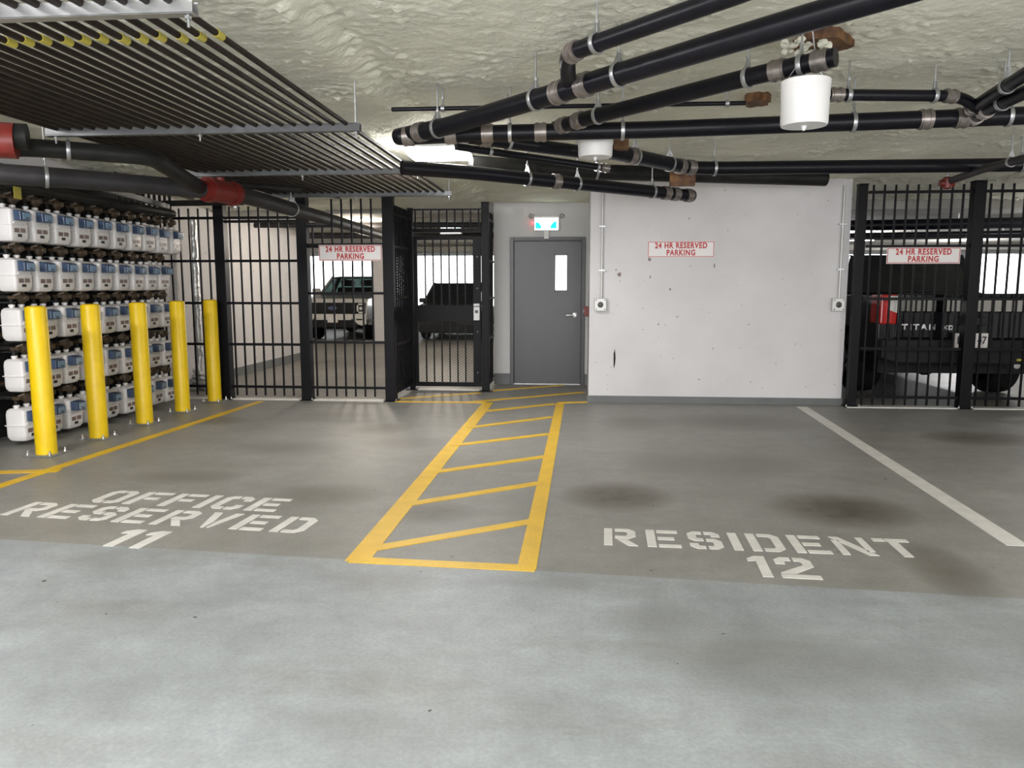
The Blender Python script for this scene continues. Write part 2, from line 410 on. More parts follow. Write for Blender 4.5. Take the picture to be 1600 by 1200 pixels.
# walls
bm = BM(); box(bm, XL-0.25, XL, -7, 14.8, 0, 2.95); struct('wall_left', bm, M['wall'])
bm = BM(); box(bm, XL, XL+0.012, 9.6, 14.8, 0, 0.14); struct('baseboard_left', bm, M['base'])
bm = BM(); box(bm, 0.13, 3.21, YW, YW+0.2, 0, 2.9); box(bm, 3.01, 3.21, YW+0.2, 17, 0, 2.9); struct('wall_front', bm, M['wall'])
bm = BM(); box(bm, 0.115, 3.225, YW-0.012, YW, 0, 0.085); struct('baseboard_front', bm, M['base'])
bm = BM(); box(bm, 0.13, 0.33, YW+0.2, YD+0.2, 0, 2.9); struct('wall_recess', bm, M['dwall'])
DX0, DX1 = -0.955, 0.03     # door leaf
bm = BM()
box(bm, -1.25, DX0-0.02, YD, YD+0.2, 0, 2.9); box(bm, DX1+0.02, 0.13, YD, YD+0.2, 0, 2.9); box(bm, DX0-0.02, DX1+0.02, YD, YD+0.2, 2.12, 2.9)
box(bm, -1.25, -1.05, YD+0.2, 17, 0, 2.9); struct('wall_back', bm, M['dwall'])
bm = BM(); box(bm, -1.25, DX0-0.055, YD-0.012, YD, 0, 0.16); box(bm, DX1+0.055, 0.13, YD-0.012, YD, 0, 0.16); struct('baseboard_back', bm, M['base'])
bm = BM(); box(bm, -1.25, 3.21, 17, 17.2, 0, 2.9); struct('wall_core', bm, M['dwall'])
bm = BM(); box(bm, -16, 18, -7.2, -7, 0, 2.95); struct('wall_rear', bm, M['dwall'])
bm = BM(); box(bm, 9.5, 9.7, -7, 9.2, 0, 2.95); struct('wall_right', bm, M['dwall'])
bm = BM(); box(bm, -16.2, -16, -7, 34, 0, 2.95); struct('wall_far_left', bm, M['wall'])
bm = BM(); box(bm, 18, 18.2, -7, 34, 0, 2.95); struct('wall_far_right', bm, M['wall'])
# far end: low parapet and columns, open to daylight above
bm = BM(); box(bm, -16, 18, 27.3, 27.5, 0, 0.75); struct('wall_parapet', bm, M['wall'])
def column(name, px, y, wdt):
    c = aty(px, 500, y); bm = BM(); box(bm, c.x-wdt/2, c.x+wdt/2, y, y+wdt, 0, 2.55); struct(name, bm, M['wall'])
column('column_1', 595, 19.6, 0.40)
column('column_2', 1503, 24.0, 0.45)
# white kerb under the fences
bm = BM(); box(bm, XL, -2.42, YF-0.06, YF+0.08, 0, 0.012); box(bm, 3.22, 9.5, YF-0.07, YF+0.08, 0, 0.012); struct('trim_1', bm, M['wline'])

# ------------------------------------------------------------------ paint on the floor
def strip(bm, a, b, wd, z=0.003):
    a, b = Vector((a[0], a[1], 0)), Vector((b[0], b[1], 0)); d = (b-a).normalized(); n = Vector((-d.y, d.x, 0))*wd/2
    top = [bm.verts.new(p+Vector((0,0,z))) for p in (a-n, b-n, b+n, a+n)]; bm.faces.new(top)
    bot = [bm.verts.new(p+Vector((0,0,-0.001))) for p in (a-n, b-n, b+n, a+n)]
    for i in range(4): bm.faces.new((top[i], top[(i+1)%4], bot[(i+1)%4], bot[i]))
def mark(name, label, segs, m, group=None, z=0.003):
    bm = BM()
    for k, (a, b, wd) in enumerate(segs): strip(bm, a, b, wd, z + 0.00035*k)
    return tag(obj(name, bm, m), label, 'floor marking', group)
P = lambda x, y: tuple(atz(x, y))[:2]
mark('painted_line', 'yellow line painted along the foot of the yellow bollards', [((-4.215, 4.8), (-4.0, 9.33), 0.10), (P(-30, 739), P(93, 735.5), 0.10)], M['yline'])
mark('painted_line', 'white line painted between the resident bay and the bay by the dark pickup', [((2.70, 9.46), (2.475, 4.40), 0.125)], M['wline'])
hat = [((-1.16, 3.84), (-1.12, 9.46), 0.13), ((-0.255, 3.80), (-0.22, 9.52), 0.10), ((-1.20, 3.86), (-0.21, 3.815), 0.085)]
for a, b in (((580,858),(832,814.5)), ((632,789),(846,754.5)), ((674,738.5),(853,713.5)), ((706,696.5),(858,678.5)), ((732,668.5),(863,651.8)), ((750,643.5),(867,631.3)),
             ((727,629),(911,613)), ((625,623),(750,614)), ((768,610.5),(880,602)), ((618,627.5),(760,629.5)), ((873,629.5),(917,628.5))):
    hat.append((P(*a), P(*b), 0.085))
mark('walkway_hatching', 'yellow hatched walkway painted on the floor leading to the grey door', hat, M['yline'])

# stencil letters, one unit high
s = 0.19
HALF = [(.33,1),(.14,1),(0,.86),(0,.14),(.14,0),(.33,0),(.33,.17),(.23,.17),(.19,.22),(.19,.78),(.23,.83),(.33,.83)]
def mir(p, wdt=.72): return [(wdt-x, y) for x, y in p]
R_ = lambda x0, y0, x1, y1: [(x0,y0),(x1,y0),(x1,y1),(x0,y1)]
GL = {
 'R': [R_(0,0,.19,1), [(.25,1),(.57,1),(.72,.86),(.72,.54),(.57,.40),(.25,.40),(.25,.56),(.48,.56),(.53,.61),(.53,.79),(.48,.84),(.25,.84)], [(.30,.35),(.52,.35),(.76,0),(.54,0)]],
 'E': [R_(0,0,.20,1), R_(.25,.84,.72,1), R_(.25,.42,.62,.58), R_(.25,0,.74,.16)],
 'F': [R_(0,0,.20,1), R_(.25,.84,.72,1), R_(.25,.42,.60,.58)],
 'O': [HALF, mir(HALF)],
 'C': [HALF, [(.39,1),(.58,1),(.72,.86),(.72,.66),(.53,.66),(.53,.78),(.49,.83),(.39,.83)], [(.39,0),(.58,0),(.72,.14),(.72,.34),(.53,.34),(.53,.22),(.49,.17),(.39,.17)]],
 'I': [R_(0,0,.20,1)],
 'S': [[(.33,1),(.14,1),(0,.87),(0,.57),(.13,.44),(.33,.44),(.33,.60),(.22,.60),(.19,.63),(.19,.80),(.22,.84),(.33,.84)],
       [(.39,1),(.58,1),(.72,.87),(.72,.70),(.53,.70),(.53,.80),(.50,.84),(.39,.84)],
       [(.39,.58),(.58,.58),(.72,.45),(.72,.13),(.58,0),(.39,0),(.39,.16),(.50,.16),(.53,.20),(.53,.38),(.50,.42),(.39,.42)],
       [(0,.30),(.19,.30),(.19,.20),(.22,.16),(.33,.16),(.33,0),(.14,0),(0,.13)]],
 'V': [[(0,1),(.20,1),(.36,.40),(.36,0),(.28,0)], [(.54,1),(.74,1),(.48,0),(.42,0),(.42,.40)]],
 'D': [R_(0,0,.20,1), [(.26,1),(.56,1),(.72,.84),(.72,.16),(.56,0),(.26,0),(.26,.16),(.47,.16),(.53,.23),(.53,.77),(.47,.84),(.26,.84)]],
 'N': [R_(0,0,.16,.80), [(0,1),(.20,1),(.74,0),(.54,0)], R_(.58,.20,.74,1)],
 'T': [R_(0,.84,.25,1), R_(.30,0,.50,.84), R_(.28,.84,.76,1)],
 '1': [[(0,.72),(0,.86),(.16,1),(.36,1),(.36,0),(.16,0),(.16,.76)]],
 '2': [[(0,.66),(.19,.66),(.19,.78),(.23,.83),(.33,.83),(.33,1),(.14,1),(0,.87)], [(.39,1),(.58,1),(.72,.87),(.72,.58),(.30,.22),(.02,.22),(.02,.24),(.53,.64),(.53,.78),(.49,.83),(.39,.83)], R_(0,0,.74,.17)],
}
def word(label, txt, a, b, hgt, gap, total_fit=True):
    """stencilled word on the floor from a to b (baseline ends), letters hgt high"""
    a, b = Vector((a[0], a[1], 0)), Vector((b[0], b[1], 0))
    ws = [max(x for poly in GL[c] for x, y in poly) for c in txt]
    L = sum(ws) + gap*(len(txt)-1); k = (b-a).length/L
    d = (b-a).normalized(); n = Vector((-d.y, d.x, 0)); bm = BM(); x = 0
    for c, wd in zip(txt, ws):
        for poly in GL[c]:
            top = [bm.verts.new(a + d*((x+u)*k) + n*(v*hgt) + Vector((0,0,0.003))) for u, v in poly]
            bot = [bm.verts.new(t.co - Vector((0,0,0.004))) for t in top]
            bm.faces.new(top)
            for i in range(len(top)): bm.faces.new((top[i], top[(i+1)%len(top)], bot[(i+1)%len(top)], bot[i]))
        x += wd + gap
    return tag(obj('stencilled_word', bm, M['wline']), label, 'floor lettering')
word('white stencilled word OFFICE on the floor of the bay beside the bollards', 'OFFICE', (-3.30, 4.79), (-1.955, 4.675), 0.295, 0.17)
word('white stencilled word RESERVED on the floor below the word OFFICE', 'RESERVED', (-3.67, 4.46), (-1.625, 4.265), 0.295, 0.20)
word('white stencilled number 11 on the floor below the word RESERVED', '11', (-2.705, 3.962), (-2.425, 3.93), 0.295, 0.16)
word('white stencilled word RESIDENT on the floor beside the hatched walkway', 'RESIDENT', (0.155, 4.215), (1.88, 4.155), 0.30, 0.20)
word('white stencilled number 12 on the floor below the word RESIDENT', '12', (0.895, 3.805), (1.225, 3.785), 0.30, 0.17)

# ------------------------------------------------------------------ bollards
def make_bollard():
    root = empty('bollard', (0,0,0), 'x', 'bollard', 'yellow bollards along the meter wall')
    bm = BM(); box(bm, -0.125, 0.125, -0.125, 0.125, 0.0, 0.014); obj('base_plate', bm, M['steel'], root, bevel=0.003)
    bm = BM(); lathe(bm, [(0.084,0.014),(0.084,1.262),(0.076,1.276),(0.055,1.284)], 32); obj('post', bm, M['yellow'], root, smooth=35)
    for x, y in ((-.10,-.10),(.10,-.10),(-.10,.10),(.10,.10)):
        bm = BM(); lathe(bm, [(0.017,0.014),(0.017,0.026),(0.009,0.026),(0.009,0.05)], 8, c=(x,y,0)); obj('anchor_bolt', bm, M['chrome'], root)
    return root
proto = make_bollard()
bpos = [atz(72,712), atz(162,686), atz(232,663), atz(290,644), atz(338,627)]
for i, p in enumerate(bpos):
    o = proto if i == 0 else copy_tree(proto)
    o.location = (-4.59, p.y+(0.05 if i < 4 else 0.0), 0); o.rotation_euler.z = math.radians((0, 3, -2, 2, -1)[i])
    o['label'] = 'yellow steel bollard on a bolted plate, %s counted from the black fence' % ORD[4-i]

# ------------------------------------------------------------------ gas meters
def make_meter():
    root = empty('gas_meter', (0,0,0), 'x', 'gas meter')
    # local: front +X, width along Y, z=0 at the seam
    hw, bk, fr = 0.110, -0.105, 0.085
    def rect(z, ins, fi):   # rounded outline
        x0, x1, y0, y1, c = bk+ins, fr-ins-fi, -hw+ins, hw-ins, 0.022
        pts = []
        for cx, cy, a0 in ((x1-c, y1-c, 0), (x0+c, y1-c, 90), (x0+c, y0+c, 180), (x1-c, y0+c, 270)):
            for k in range(4):
                a = math.radians(a0+k*30); pts.append((cx+c*math.cos(a), cy+c*math.sin(a), z))
        return pts
    def loft(bm, secs):
        rings = [[bm.verts.new(p) for p in s_] for s_ in secs]; n = len(rings[0])
        for a, b in zip(rings, rings[1:]):
            for k in range(n): bm.faces.new((a[k], a[(k+1)%n], b[(k+1)%n], b[k]))
        bm.faces.new(rings[0][::-1]); bm.faces.new(rings[-1])
    bm = BM(); loft(bm, [rect(-.150,.045,0), rect(-.140,.018,0), rect(-.115,.004,0), rect(-.09,0,0), rect(.10,0,0), rect(.135,.006,0), rect(.152,.022,.012), rect(.156,.045,.03)])
    obj('body', bm, M['meter'], root, smooth=30)
    bm = BM(); loft(bm, [rect(-.0035,-.011,0), rect(.0035,-.011,0)]); obj('seam_flange', bm, M['meter'], root)
    bm = BM(); box(bm, fr-.002, fr+.012, -.085, .062, .012, .024); obj('index_ledge', bm, M['meter'], root, bevel=.003)
    bm = BM(); prism(bm, [(.012,.02),(.085,.02),(.085,.10),(.012,.115)][::-1], -0.075, 0.055, lambda a, b, h: (fr-0.012+a*0.95, h, b+0.018)); hs = obj('index_housing', bm, M['blue'], root, bevel=0.006)
    bm = BM(); box(bm, fr+0.066, fr+0.073, -0.045, 0.05, 0.048, 0.108); obj('lens', bm, M['lens'], hs)
    bm = BM(); box(bm, fr+0.072, fr+0.075, -0.01, 0.02, 0.056, 0.066); obj('label_strip', bm, M['black2'], hs)
    for y0, y1, z0, z1, mm in ((-.074,-.012,-.066,-.028,'plate'), (.004,.066,-.064,-.026,'plate'), (-.034,.016,-.104,-.078,'black2')):
        bm = BM(); box(bm, fr-0.002, fr+0.003, y0, y1, z0, z1); obj('nameplate', bm, M[mm], root)
    for y in (-0.062, 0.062):
        bm = BM(); lathe(bm, [(0.020,.15),(0.020,.165),(0.026,.165),(0.026,.182),(0.020,.185)], 12, c=(-0.02,y,0)); obj('swivel_nut', bm, M['meter'], root, smooth=30)
    # inlet: bend with regulator; outlet: bend back into the manifold
    bm = BM(); tube(bm, [(-.02,-.062,.185),(-.02,-.062,.225),(-.045,-.062,.25),(-.12,-.062,.25),(-.20,-.062,.25)], .019, 10); obj('outlet_pipe', bm, M['dpipe'], root, smooth=50)
    bm = BM(); tube(bm, [(-.02,.062,.185),(-.02,.062,.27),(-.04,.062,.292),(-.10,.062,.292),(-.20,.062,.292)], .019, 10); obj('inlet_pipe', bm, M['dpipe'], root, smooth=50)
    bm = BM(); lathe(bm, [(.02,-.03),(.046,-.026),(.054,-.012),(.054,0.0),(.044,.012),(.030,.022),(.026,.05),(.020,.054)], 16, 'X', (.0,.055,.240)); rg = obj('regulator', bm, M['reg'], root, smooth=30)
    bm = BM(); tube(bm, [(0.0,.055,.29),(0.0,.055,.325)], .014, 8); obj('vent', bm, M['dpipe'], rg)
    bm = BM(); box(bm, -.035,.03, -.09,-.035, .232,.262); bar(bm, (0.0,-.062,.262),(0.05,-.03,.285), .012,.02); obj('shutoff_valve', bm, M['reg'], root, bevel=.005)
    return root
mproto = make_meter()
first = True
ROWZ = [atx(38, yy, -4.98).z for yy in (352, 430, 508, 588, 666)]
ROWN = ['top row', 'second row from the top', 'middle row', 'second row from the floor', 'bottom row']
XM = -5.06      # meter centre line
ycols = []
for k, px in enumerate((37, 72, 105, 136, 165, 192, 216, 238, 258, 278)):
    ycols.append(atx(px, 400, -4.97).y - 0.01)
for r, z in enumerate(ROWZ):
    n = 10 if r == 0 else 9
    for k in range(n):
        o = mproto if first else copy_tree(mproto); first = False
        j = random.uniform(-1, 1)
        o.location = (XM + (0.0 if r < 2 else 0.015*random.uniform(-1, 1)), ycols[k] + 0.008*j, z + 0.006*random.uniform(-1,1))
        o.rotation_euler.z = math.radians(random.uniform(-2, 2))
        o['group'] = 'gas meters on the left wall'
        o['label'] = 'white gas meter in the %s, %s counted from the fence' % (ROWN[r], ORD[n-1-k])
# the manifold pipes behind each row and the dark board
bm = BM(); box(bm, XL+0.01, XL+0.06, 1.5, 9.36, 0.02, 2.60)
tag(obj('meter_backboard', bm, M['backp']), 'dark board behind the rows of white gas meters', 'backboard')
for r, z in enumerate(ROWZ):
    bm = BM(); tube(bm, [(-5.28, 4.6, z+.25), (-5.28, 9.32, z+.25)], .042, 14)
    o = obj('gas_manifold', bm, M['dpipe'], smooth=40)
    tag(o, 'dark horizontal gas manifold pipe behind the meters of the %s' % ROWN[r], 'gas pipe', 'manifold pipes behind the meters')
    bm = BM(); tube(bm, [(-5.33, 4.6, z+.292+.06), (-5.33, 9.3, z+.292+.06)], .026, 10); obj('supply_line', bm, M['reg'], o, smooth=40)
    for k in range(5):
        bm = BM(); y = 6.0+k*0.75; box(bm, -5.44, -5.23, y-.02, y+.02, z+.19, z+.205); obj('bracket', bm, M['strut'], o)
# risers above the top row
for k in range(11):
    y = 8.05 + k*0.115
    bm = BM(); tube(bm, [(-5.0, y, 2.32), (-5.0, y, 2.585)], .017, 8)
    tag(obj('gas_riser', bm, M['dpipe'], smooth=50), 'short dark gas riser over the top meter row, %s counted from the fence' % ORD[10-k], 'gas pipe', 'gas risers above the top meter row')
bm = BM(); tube(bm, [(-5.0, 5.2, 2.33), (-5.0, 9.25, 2.33)], .05, 14)
tag(obj('gas_header', bm, M['dpipe'], smooth=40), 'thick dark gas header pipe running above the top row of meters', 'gas pipe')
# a tag on the header
bm = BM(); t0 = atz(24, 300, 2.27)
bm = BM(); q = atx(28, 302, -4.95); box(bm, -4.952, -4.948, q.y-.05, q.y+.04, q.z-.05, q.z+.055); o = tag(obj('warning_tag', bm, M['ytape']), 'yellow paper tag hanging above the top row of meters', 'tag')

# ------------------------------------------------------------------ overhead gas pipe rack
ZR = 2.50
XR = -1.52
NP = 24
for i in range(NP):
    x = XR - 0.03 - i*0.088
    yend = 9.0 - 0.0*i
    bm = BM(); tube(bm, [(x, 1.6, ZR+.018), (x, yend, ZR+.018)], .0150, 10)
    o = obj('gas_pipe', bm, M['gaspipe'], smooth=50)
    tag(o, 'thin dark gas pipe on the overhead rack, %s counted from the concrete beam edge' % ORD[i], 'gas pipe', 'gas pipes on the overhead rack')
    bm = BM(); yb = 3.33 + 0.01*(i % 3); tube(bm, [(x, yb-.03, ZR+.018), (x, yb+.03, ZR+.018)], .0180, 12); b = obj('tape_band', bm, M['ytape'], o, smooth=50); b['label'] = 'yellow tape band'
    bm = BM(); tube(bm, [(x, yend-.001, ZR+.018), (x, yend+.03, ZR+.018)], .017, 8)
    tube(bm, [(x, yend-.02, ZR+.02), (x, yend-.02, ZR+.11)], .007, 6); obj('end_cap', bm, M['steel'], o)
def channel(name, label, a, b, wd=.042, hg=.042, m='strut', group=None, slots=0):
    """U-shaped strut, open side up"""
    a, b = Vector(a), Vector(b); t = .004; d = (b-a).normalized(); sd = d.cross(Vector((0,0,1))).normalized(); up = sd.cross(d)
    bm = BM()
    bar(bm, a, b, wd, t)
    bar(bm, a+sd*(wd/2-t/2)+up*hg/2, b+sd*(wd/2-t/2)+up*hg/2, t, hg); bar(bm, a-sd*(wd/2-t/2)+up*hg/2, b-sd*(wd/2-t/2)+up*hg/2, t, hg)
    for k in range(slots):
        p = a + (b-a)*((k+.5)/slots); bar(bm, p-d*.012-up*.003, p+d*.012-up*.003, wd*.45, .003)
    return tag(obj(name, bm, M[m]), label, 'strut channel', group)
XLEND = XR - 0.03 - NP*0.088
YB = [(2.95, 'closest to the entrance end'), (5.17, 'second from the entrance end'), (7.12, 'third from the entrance end'), (8.86, 'at the fence end')]
for y, wl in YB:
    o = channel('strut_channel', 'grey steel strut crossing under the gas pipe rack, %s' % wl, (XLEND, y, ZR-.028), (XR+.06, y, ZR-.028), .05, .05, 'strut', 'struts under the gas pipe rack')
    if y < 3: o.data.materials[0] = M['steel']
    for x in (XR+.03, XR-1.05, XLEND+.06):
        bm = BM(); zt = ceil_z(x, y)+.02; tube(bm, [(x, y, ZR-.075), (x, y, zt)], .006, 8); lathe(bm, [(.014,ZR-.046),(.014,ZR-.034)], 6, c=(x,y,0)); obj('hanger_rod', bm, M['steel'], o)
channel('slotted_channel', 'short pale slotted strut hanging by the top of the second fence post', aty(478,292,9.36), aty(528,311,9.02), .06, .03, 'steel', None, 11)

# ------------------------------------------------------------------ drain and sprinkler pipes under the ceiling
def arc_pts(pts, r=0.12, n=5):
    """round the corners of a polyline"""
    out = [pts[0]]
    for a, b, c in zip(pts, pts[1:], pts[2:]):
        d0, d1 = (a-b), (c-b); q = min(r, d0.length*.45, d1.length*.45)
        p0, p1 = b+d0.normalized()*q, b+d1.normalized()*q
        for k in range(n+1):
            t = k/n; out.append(p0*(1-t)**2 + b*2*t*(1-t) + p1*t*t)
    out.append(pts[-1]); return out
def along(pts, px):
    """point and direction on the path seen at image column px"""
    best = None
    for a, b in zip(pts, pts[1:]):
        for k in range(41):
            p = a.lerp(b, k/40); e = abs(proj(p)[0]-px)
            if best is None or e < best[0]: best = (e, p, (b-a).normalized())
    return best[1], best[2]
NH = [0]
HANG_WORDS = {}
def pipe(name, label, pp, dia, m='pipe', coup=(), hang=(), short='', corner=.12, cap=False):
    raw = [atz(*q) for q in pp]
    if pp[-1][0] > 1600: raw.append(raw[-1] + Vector(((raw[-1]-raw[-2]).x, (raw[-1]-raw[-2]).y, 0)).normalized()*2.4)   # the run goes on past the picture
    pts = arc_pts(raw, corner); r = dia/2
    bm = BM(); tube(bm, pts, r, 20); o = tag(obj(name, bm, M[m], smooth=50), label, 'pipe')
    for px in coup:
        p, d = along(pts, px); L = .042
        bm = BM(); tube(bm, [p-d*L, p+d*L], r+.006, 20); tube(bm, [p-d*(L-.012), p-d*(L-.026)], r+.010, 20); tube(bm, [p+d*(L-.026), p+d*(L-.012)], r+.010, 20)
        c = obj('coupling', bm, M['band'], o, smooth=50); c['label'] = 'stainless coupling band'
    for i, px in enumerate(hang):
        p, d = along(pts, px); zt = ceil_z(p.x, p.y)+.03
        bm = BM(); torus(bm, p, d, r+.006, .005, 24, 6, 3.0); h = obj('pipe_hanger', bm, M['steel'], smooth=60)
        tag(h, 'ring hanger on the %s, %s from the strip light' % (short, ORD[i]), 'pipe hanger', 'ring hangers on the ceiling pipes')
        bm = BM(); tube(bm, [p+Vector((0,0,r+.004)), Vector((p.x, p.y, max(zt, p.z+r+.05)))], .006, 8)
        for sg in (-1, 1):
            u, v = frame(d); q = p+Vector((0,0,r*.75)) + u*sg*r*.66
            bar(bm, q, p+Vector((0,0,r+.055)), .004, .02)
        lathe(bm, [(.013,r+.05),(.013,r+.065)], 6, c=p); obj('rod', bm, M['steel'], h)
    return o, pts
pipe('drain_pipe', 'thick black drain pipe slanting across the ceiling past the elbow joint', [(622,214,2.545),(700,197,2.55),(1150,61,2.62),(1460,-30,2.66)], .12, coup=(657,870,915), hang=(684,840,968), short='thick slanting drain pipe')
pipe('drain_pipe', 'black branch pipe with an elbow, topmost in view at the ceiling', [(889,142,2.605),(886,84,2.655),(1170,-16,2.68),(1300,-70,2.69)], .088, coup=(897,), hang=(930,), short='topmost branch pipe', corner=.10)
o_, p_ = pipe('drain_pipe', 'black drain pipe slanting to a cleanout cap above the large bucket', [(868,200,2.575),(905,188,2.58),(1180,118,2.61),(1306,89,2.63)], .098, coup=(880,905,1216,1282), hang=(935,1168,1252), short='capped drain pipe')
pipe('drain_pipe', 'long level black drain pipe behind the large bucket', [(625,214,2.53),(745,209,2.54),(1010,203,2.55),(1620,180,2.58)], .118, coup=(638,705,762,843,1452,1502), hang=(795,975,1338,1580), short='level pipe behind large bucket')
pipe('drain_pipe', 'black pipe dipping from the level drain towards the small bucket', [(735,214,2.52),(800,223,2.52),(915,238,2.52)], .10, coup=(757,), hang=(793,), short='pipe dipping to the small bucket')
pipe('drain_pipe', 'long level black drain pipe close above the white wall', [(925,231,2.56),(975,241,2.56),(1075,262,2.56),(1120,263,2.56),(1630,257,2.57)], .125, coup=(985,1062,1078), hang=(992,1046,1116,1590), short='level pipe above the white wall', corner=.2)
pipe('drain_pipe', 'thin black pipe sloping under the small bucket', [(712,229,2.52),(955,264,2.46)], .058, coup=(945,), hang=(768,935), short='thin pipe under the small bucket')
pipe('drain_pipe', 'lowest black drain pipe, running from beside the strip light to the white wall top', [(628,262,2.44),(740,270,2.44),(1082,306,2.40)], .122, coup=(865,1040,1052,1078), hang=(820,905,1022), short='lowest drain pipe')
pipe('drain_pipe', 'brownish black pipe partly hidden behind the lowest drain pipe', [(735,256,2.62),(935,269,2.62),(1290,279,2.60)], .16, m='dpipe', hang=(930,), short='brownish hidden pipe')
pipe('drain_pipe', 'thin dark pipe tight against the ceiling behind the slanting drains', [(612,171,2.71),(1165,161,2.70)], .03, hang=(690,1135), short='thin pipe tight to the ceiling')
pipe('drain_pipe', 'slim black pipe running beside the large bucket to the right-hand junction', [(1288,148,2.64),(1500,150,2.64),(1532,172,2.58)], .07, coup=(1306,1484), hang=(1324,1459), short='slim pipe beside the large bucket')
pipe('drain_pipe', 'upper of two black pipes rising from the junction beside the large bucket', [(1514,172,2.60),(1640,92,2.64)], .08, coup=(1520,), hang=(1575,), short='upper junction pipe')
pipe('drain_pipe', 'lower of two black pipes rising from the junction beside the large bucket', [(1516,188,2.57),(1545,170,2.57),(1650,122,2.59)], .085, coup=(1524,1540), hang=(1566,), short='lower junction pipe')
sp, _ = pipe('sprinkler_pipe', 'grey sprinkler pipe above the reserved sign fence beside the dark pickup', [(1484,283,2.50),(1540,263,2.50),(1640,238,2.50)], .07, m='grip', hang=(1580,), short='grey sprinkler pipe by the dark pickup')
# its red end fitting and sprinkler head
p = atz(1480,286,2.48)
bm = BM(); lathe(bm, [(.02,-.06),(.045,-.05),(.05,0),(.05,.04),(.03,.06)], 14, c=p); tube(bm, [p+Vector((-.07,0,0)), p+Vector((.07,0,0))], .035, 12)
f = obj('red_fitting', bm, M['red'], sp, smooth=40); f['label'] = 'red pipe fitting'
bm = BM(); tube(bm, [p+Vector((0,0,.05)), p+Vector((0,0,.12))], .012, 8); lathe(bm, [(.04,.115),(.04,.122)], 12, c=p); obj('sprinkler_head', bm, M['steel'], sp)
# sprinkler main on the meter side
mn, mp = pipe('sprinkler_pipe', 'large grey sprinkler main passing through the fence under the pipe rack', [(-60,268,2.30),(70,276,2.30),(330,297,2.30),(386,307,2.30),(500,339,2.30),(640,380,2.30)], .155, m='grip', hang=(72,455), short='large sprinkler main')
def coupl(px, L, name, lab, m, parent, r, blobs=True):
    p, d = along(mp, px)
    bm = BM(); tube(bm, [p-d*L, p-d*(L*.8), p+d*(L*.8), p+d*L], [r*.92, r, r, r*.92], 18)
    if blobs:
        for q in (-.75, .75):
            tube(bm, [p+d*(L*q)-d*.03, p+d*(L*q)+d*.03], r*1.12, 18)
    u, v = frame(d); tube(bm, [p+Vector((0,0,r*.5)), p+Vector((0,0,r*1.25))], r*.4, 10)
    o = obj(name, bm, M[m], parent, smooth=40); o['label'] = lab
coupl(345, .22, 'red_valve', 'red valve body', 'red', mn, .10)
p, d = along(mp, 366); bm = BM(); lathe(bm, [(.02,-.14),(.03,-.13),(.03,-.09)], 10, c=p); obj('valve_plug', bm, M['chrome'], mn)
pipe('sprinkler_pipe', 'dark level pipe crossing behind the gas pipe rack above the meters', [(-60,230,2.40),(60,231,2.40),(235,245,2.40),(312,293,2.31)], .125, m='dpipe', hang=(106,), short='dark pipe behind the rack')
pipe('sprinkler_pipe', 'dark pipe close along the fence top beneath the pipe rack', [(250,318,2.45),(380,316,2.45)], .07, m='dpipe', short='dark pipe at the fence top')
pipe('sprinkler_pipe', 'dark level pipe under the rack beside the red valve', [(300,284,2.46),(470,296,2.46)], .07, m='dpipe', short='dark pipe beside the red valve')
# red coupling of a second main at the picture's edge
p = atz(6, 212, 2.42)
bm = BM(); tube(bm, [p+Vector((-.5,-.25,.0)), p+Vector((.12,.06,0))], .085, 16); o = tag(obj('valve_pipe', bm, M['dpipe'], smooth=40), 'dark pipe stub with a red grooved coupling above the meters', 'pipe')
bm = BM(); tube(bm, [p+Vector((-.10,-.05,-.03)), p+Vector((.06,.03,-.03))], .115, 16); obj('red_coupling', bm, M['red'], o, smooth=40)
channel('strut_channel', 'grey strut slanting under the rack, upper of two by the sprinkler main', aty(182,276,6.9), aty(300,312,9.0), .05, .05, 'strut')
channel('strut_channel', 'grey strut slanting under the rack, lower of two by the sprinkler main', aty(140,292,6.8), aty(262,326,9.0), .05, .05, 'strut')
# yellow flagging tape near the red valve
bm = BM(); tube(bm, [aty(272,292,7.9)+Vector((0,0,0)), aty(300,299,8.1), aty(338,309,8.3)], .010, 6); tag(obj('yellow_hose', bm, M['ytape']), 'thin yellow corrugated line below the red valve', 'hose')

# buckets hung under leaks
def bucket(label, px, pyb, pyt, zb, dia):
    c = atz(px, pyb, zb); c2 = aty(px, pyt, c.y)
    H = c2.z - c.z; r = dia/2
    root = empty('catch_bucket', c, label, 'bucket', 'white buckets hung under leaking pipes')
    bm = BM(); prof = [(r*.93,0),(r*.97,.012),(r*.975,.02),(r*.985,H*.60),(r,H*.64),(r,H*.76),(r,H-.03),(r*1.015,H-.03),(r*1.015,H),(r*.97,H),(r*.90,.02),(r*.05,.018)]
    lathe(bm, prof, 40); obj('body', bm, M['bucket'], root, smooth=35)
    bm = BM(); lathe(bm, [(.016,.0),(.013,-.012),(.006,-.024)], 10); obj('drain_nub', bm, M['bucket'], root, smooth=40)
    for sg in (-1, 1):
        bm = BM(); tube(bm, [(sg*r, 0, H-.03), (sg*r*.4, 0, H+.08), (sg*.01, 0, ceil_z(c.x, c.y)-c.z+.02)], .004, 6); obj('wire', bm, M['steel'], root)
bucket('large white plastic bucket hung under the capped drain pipe', 1256, 197, 127, 2.30, .25)
bucket('small white plastic bucket hung among the drain pipes near the strip light', 930, 246, 218, 2.42, .265)

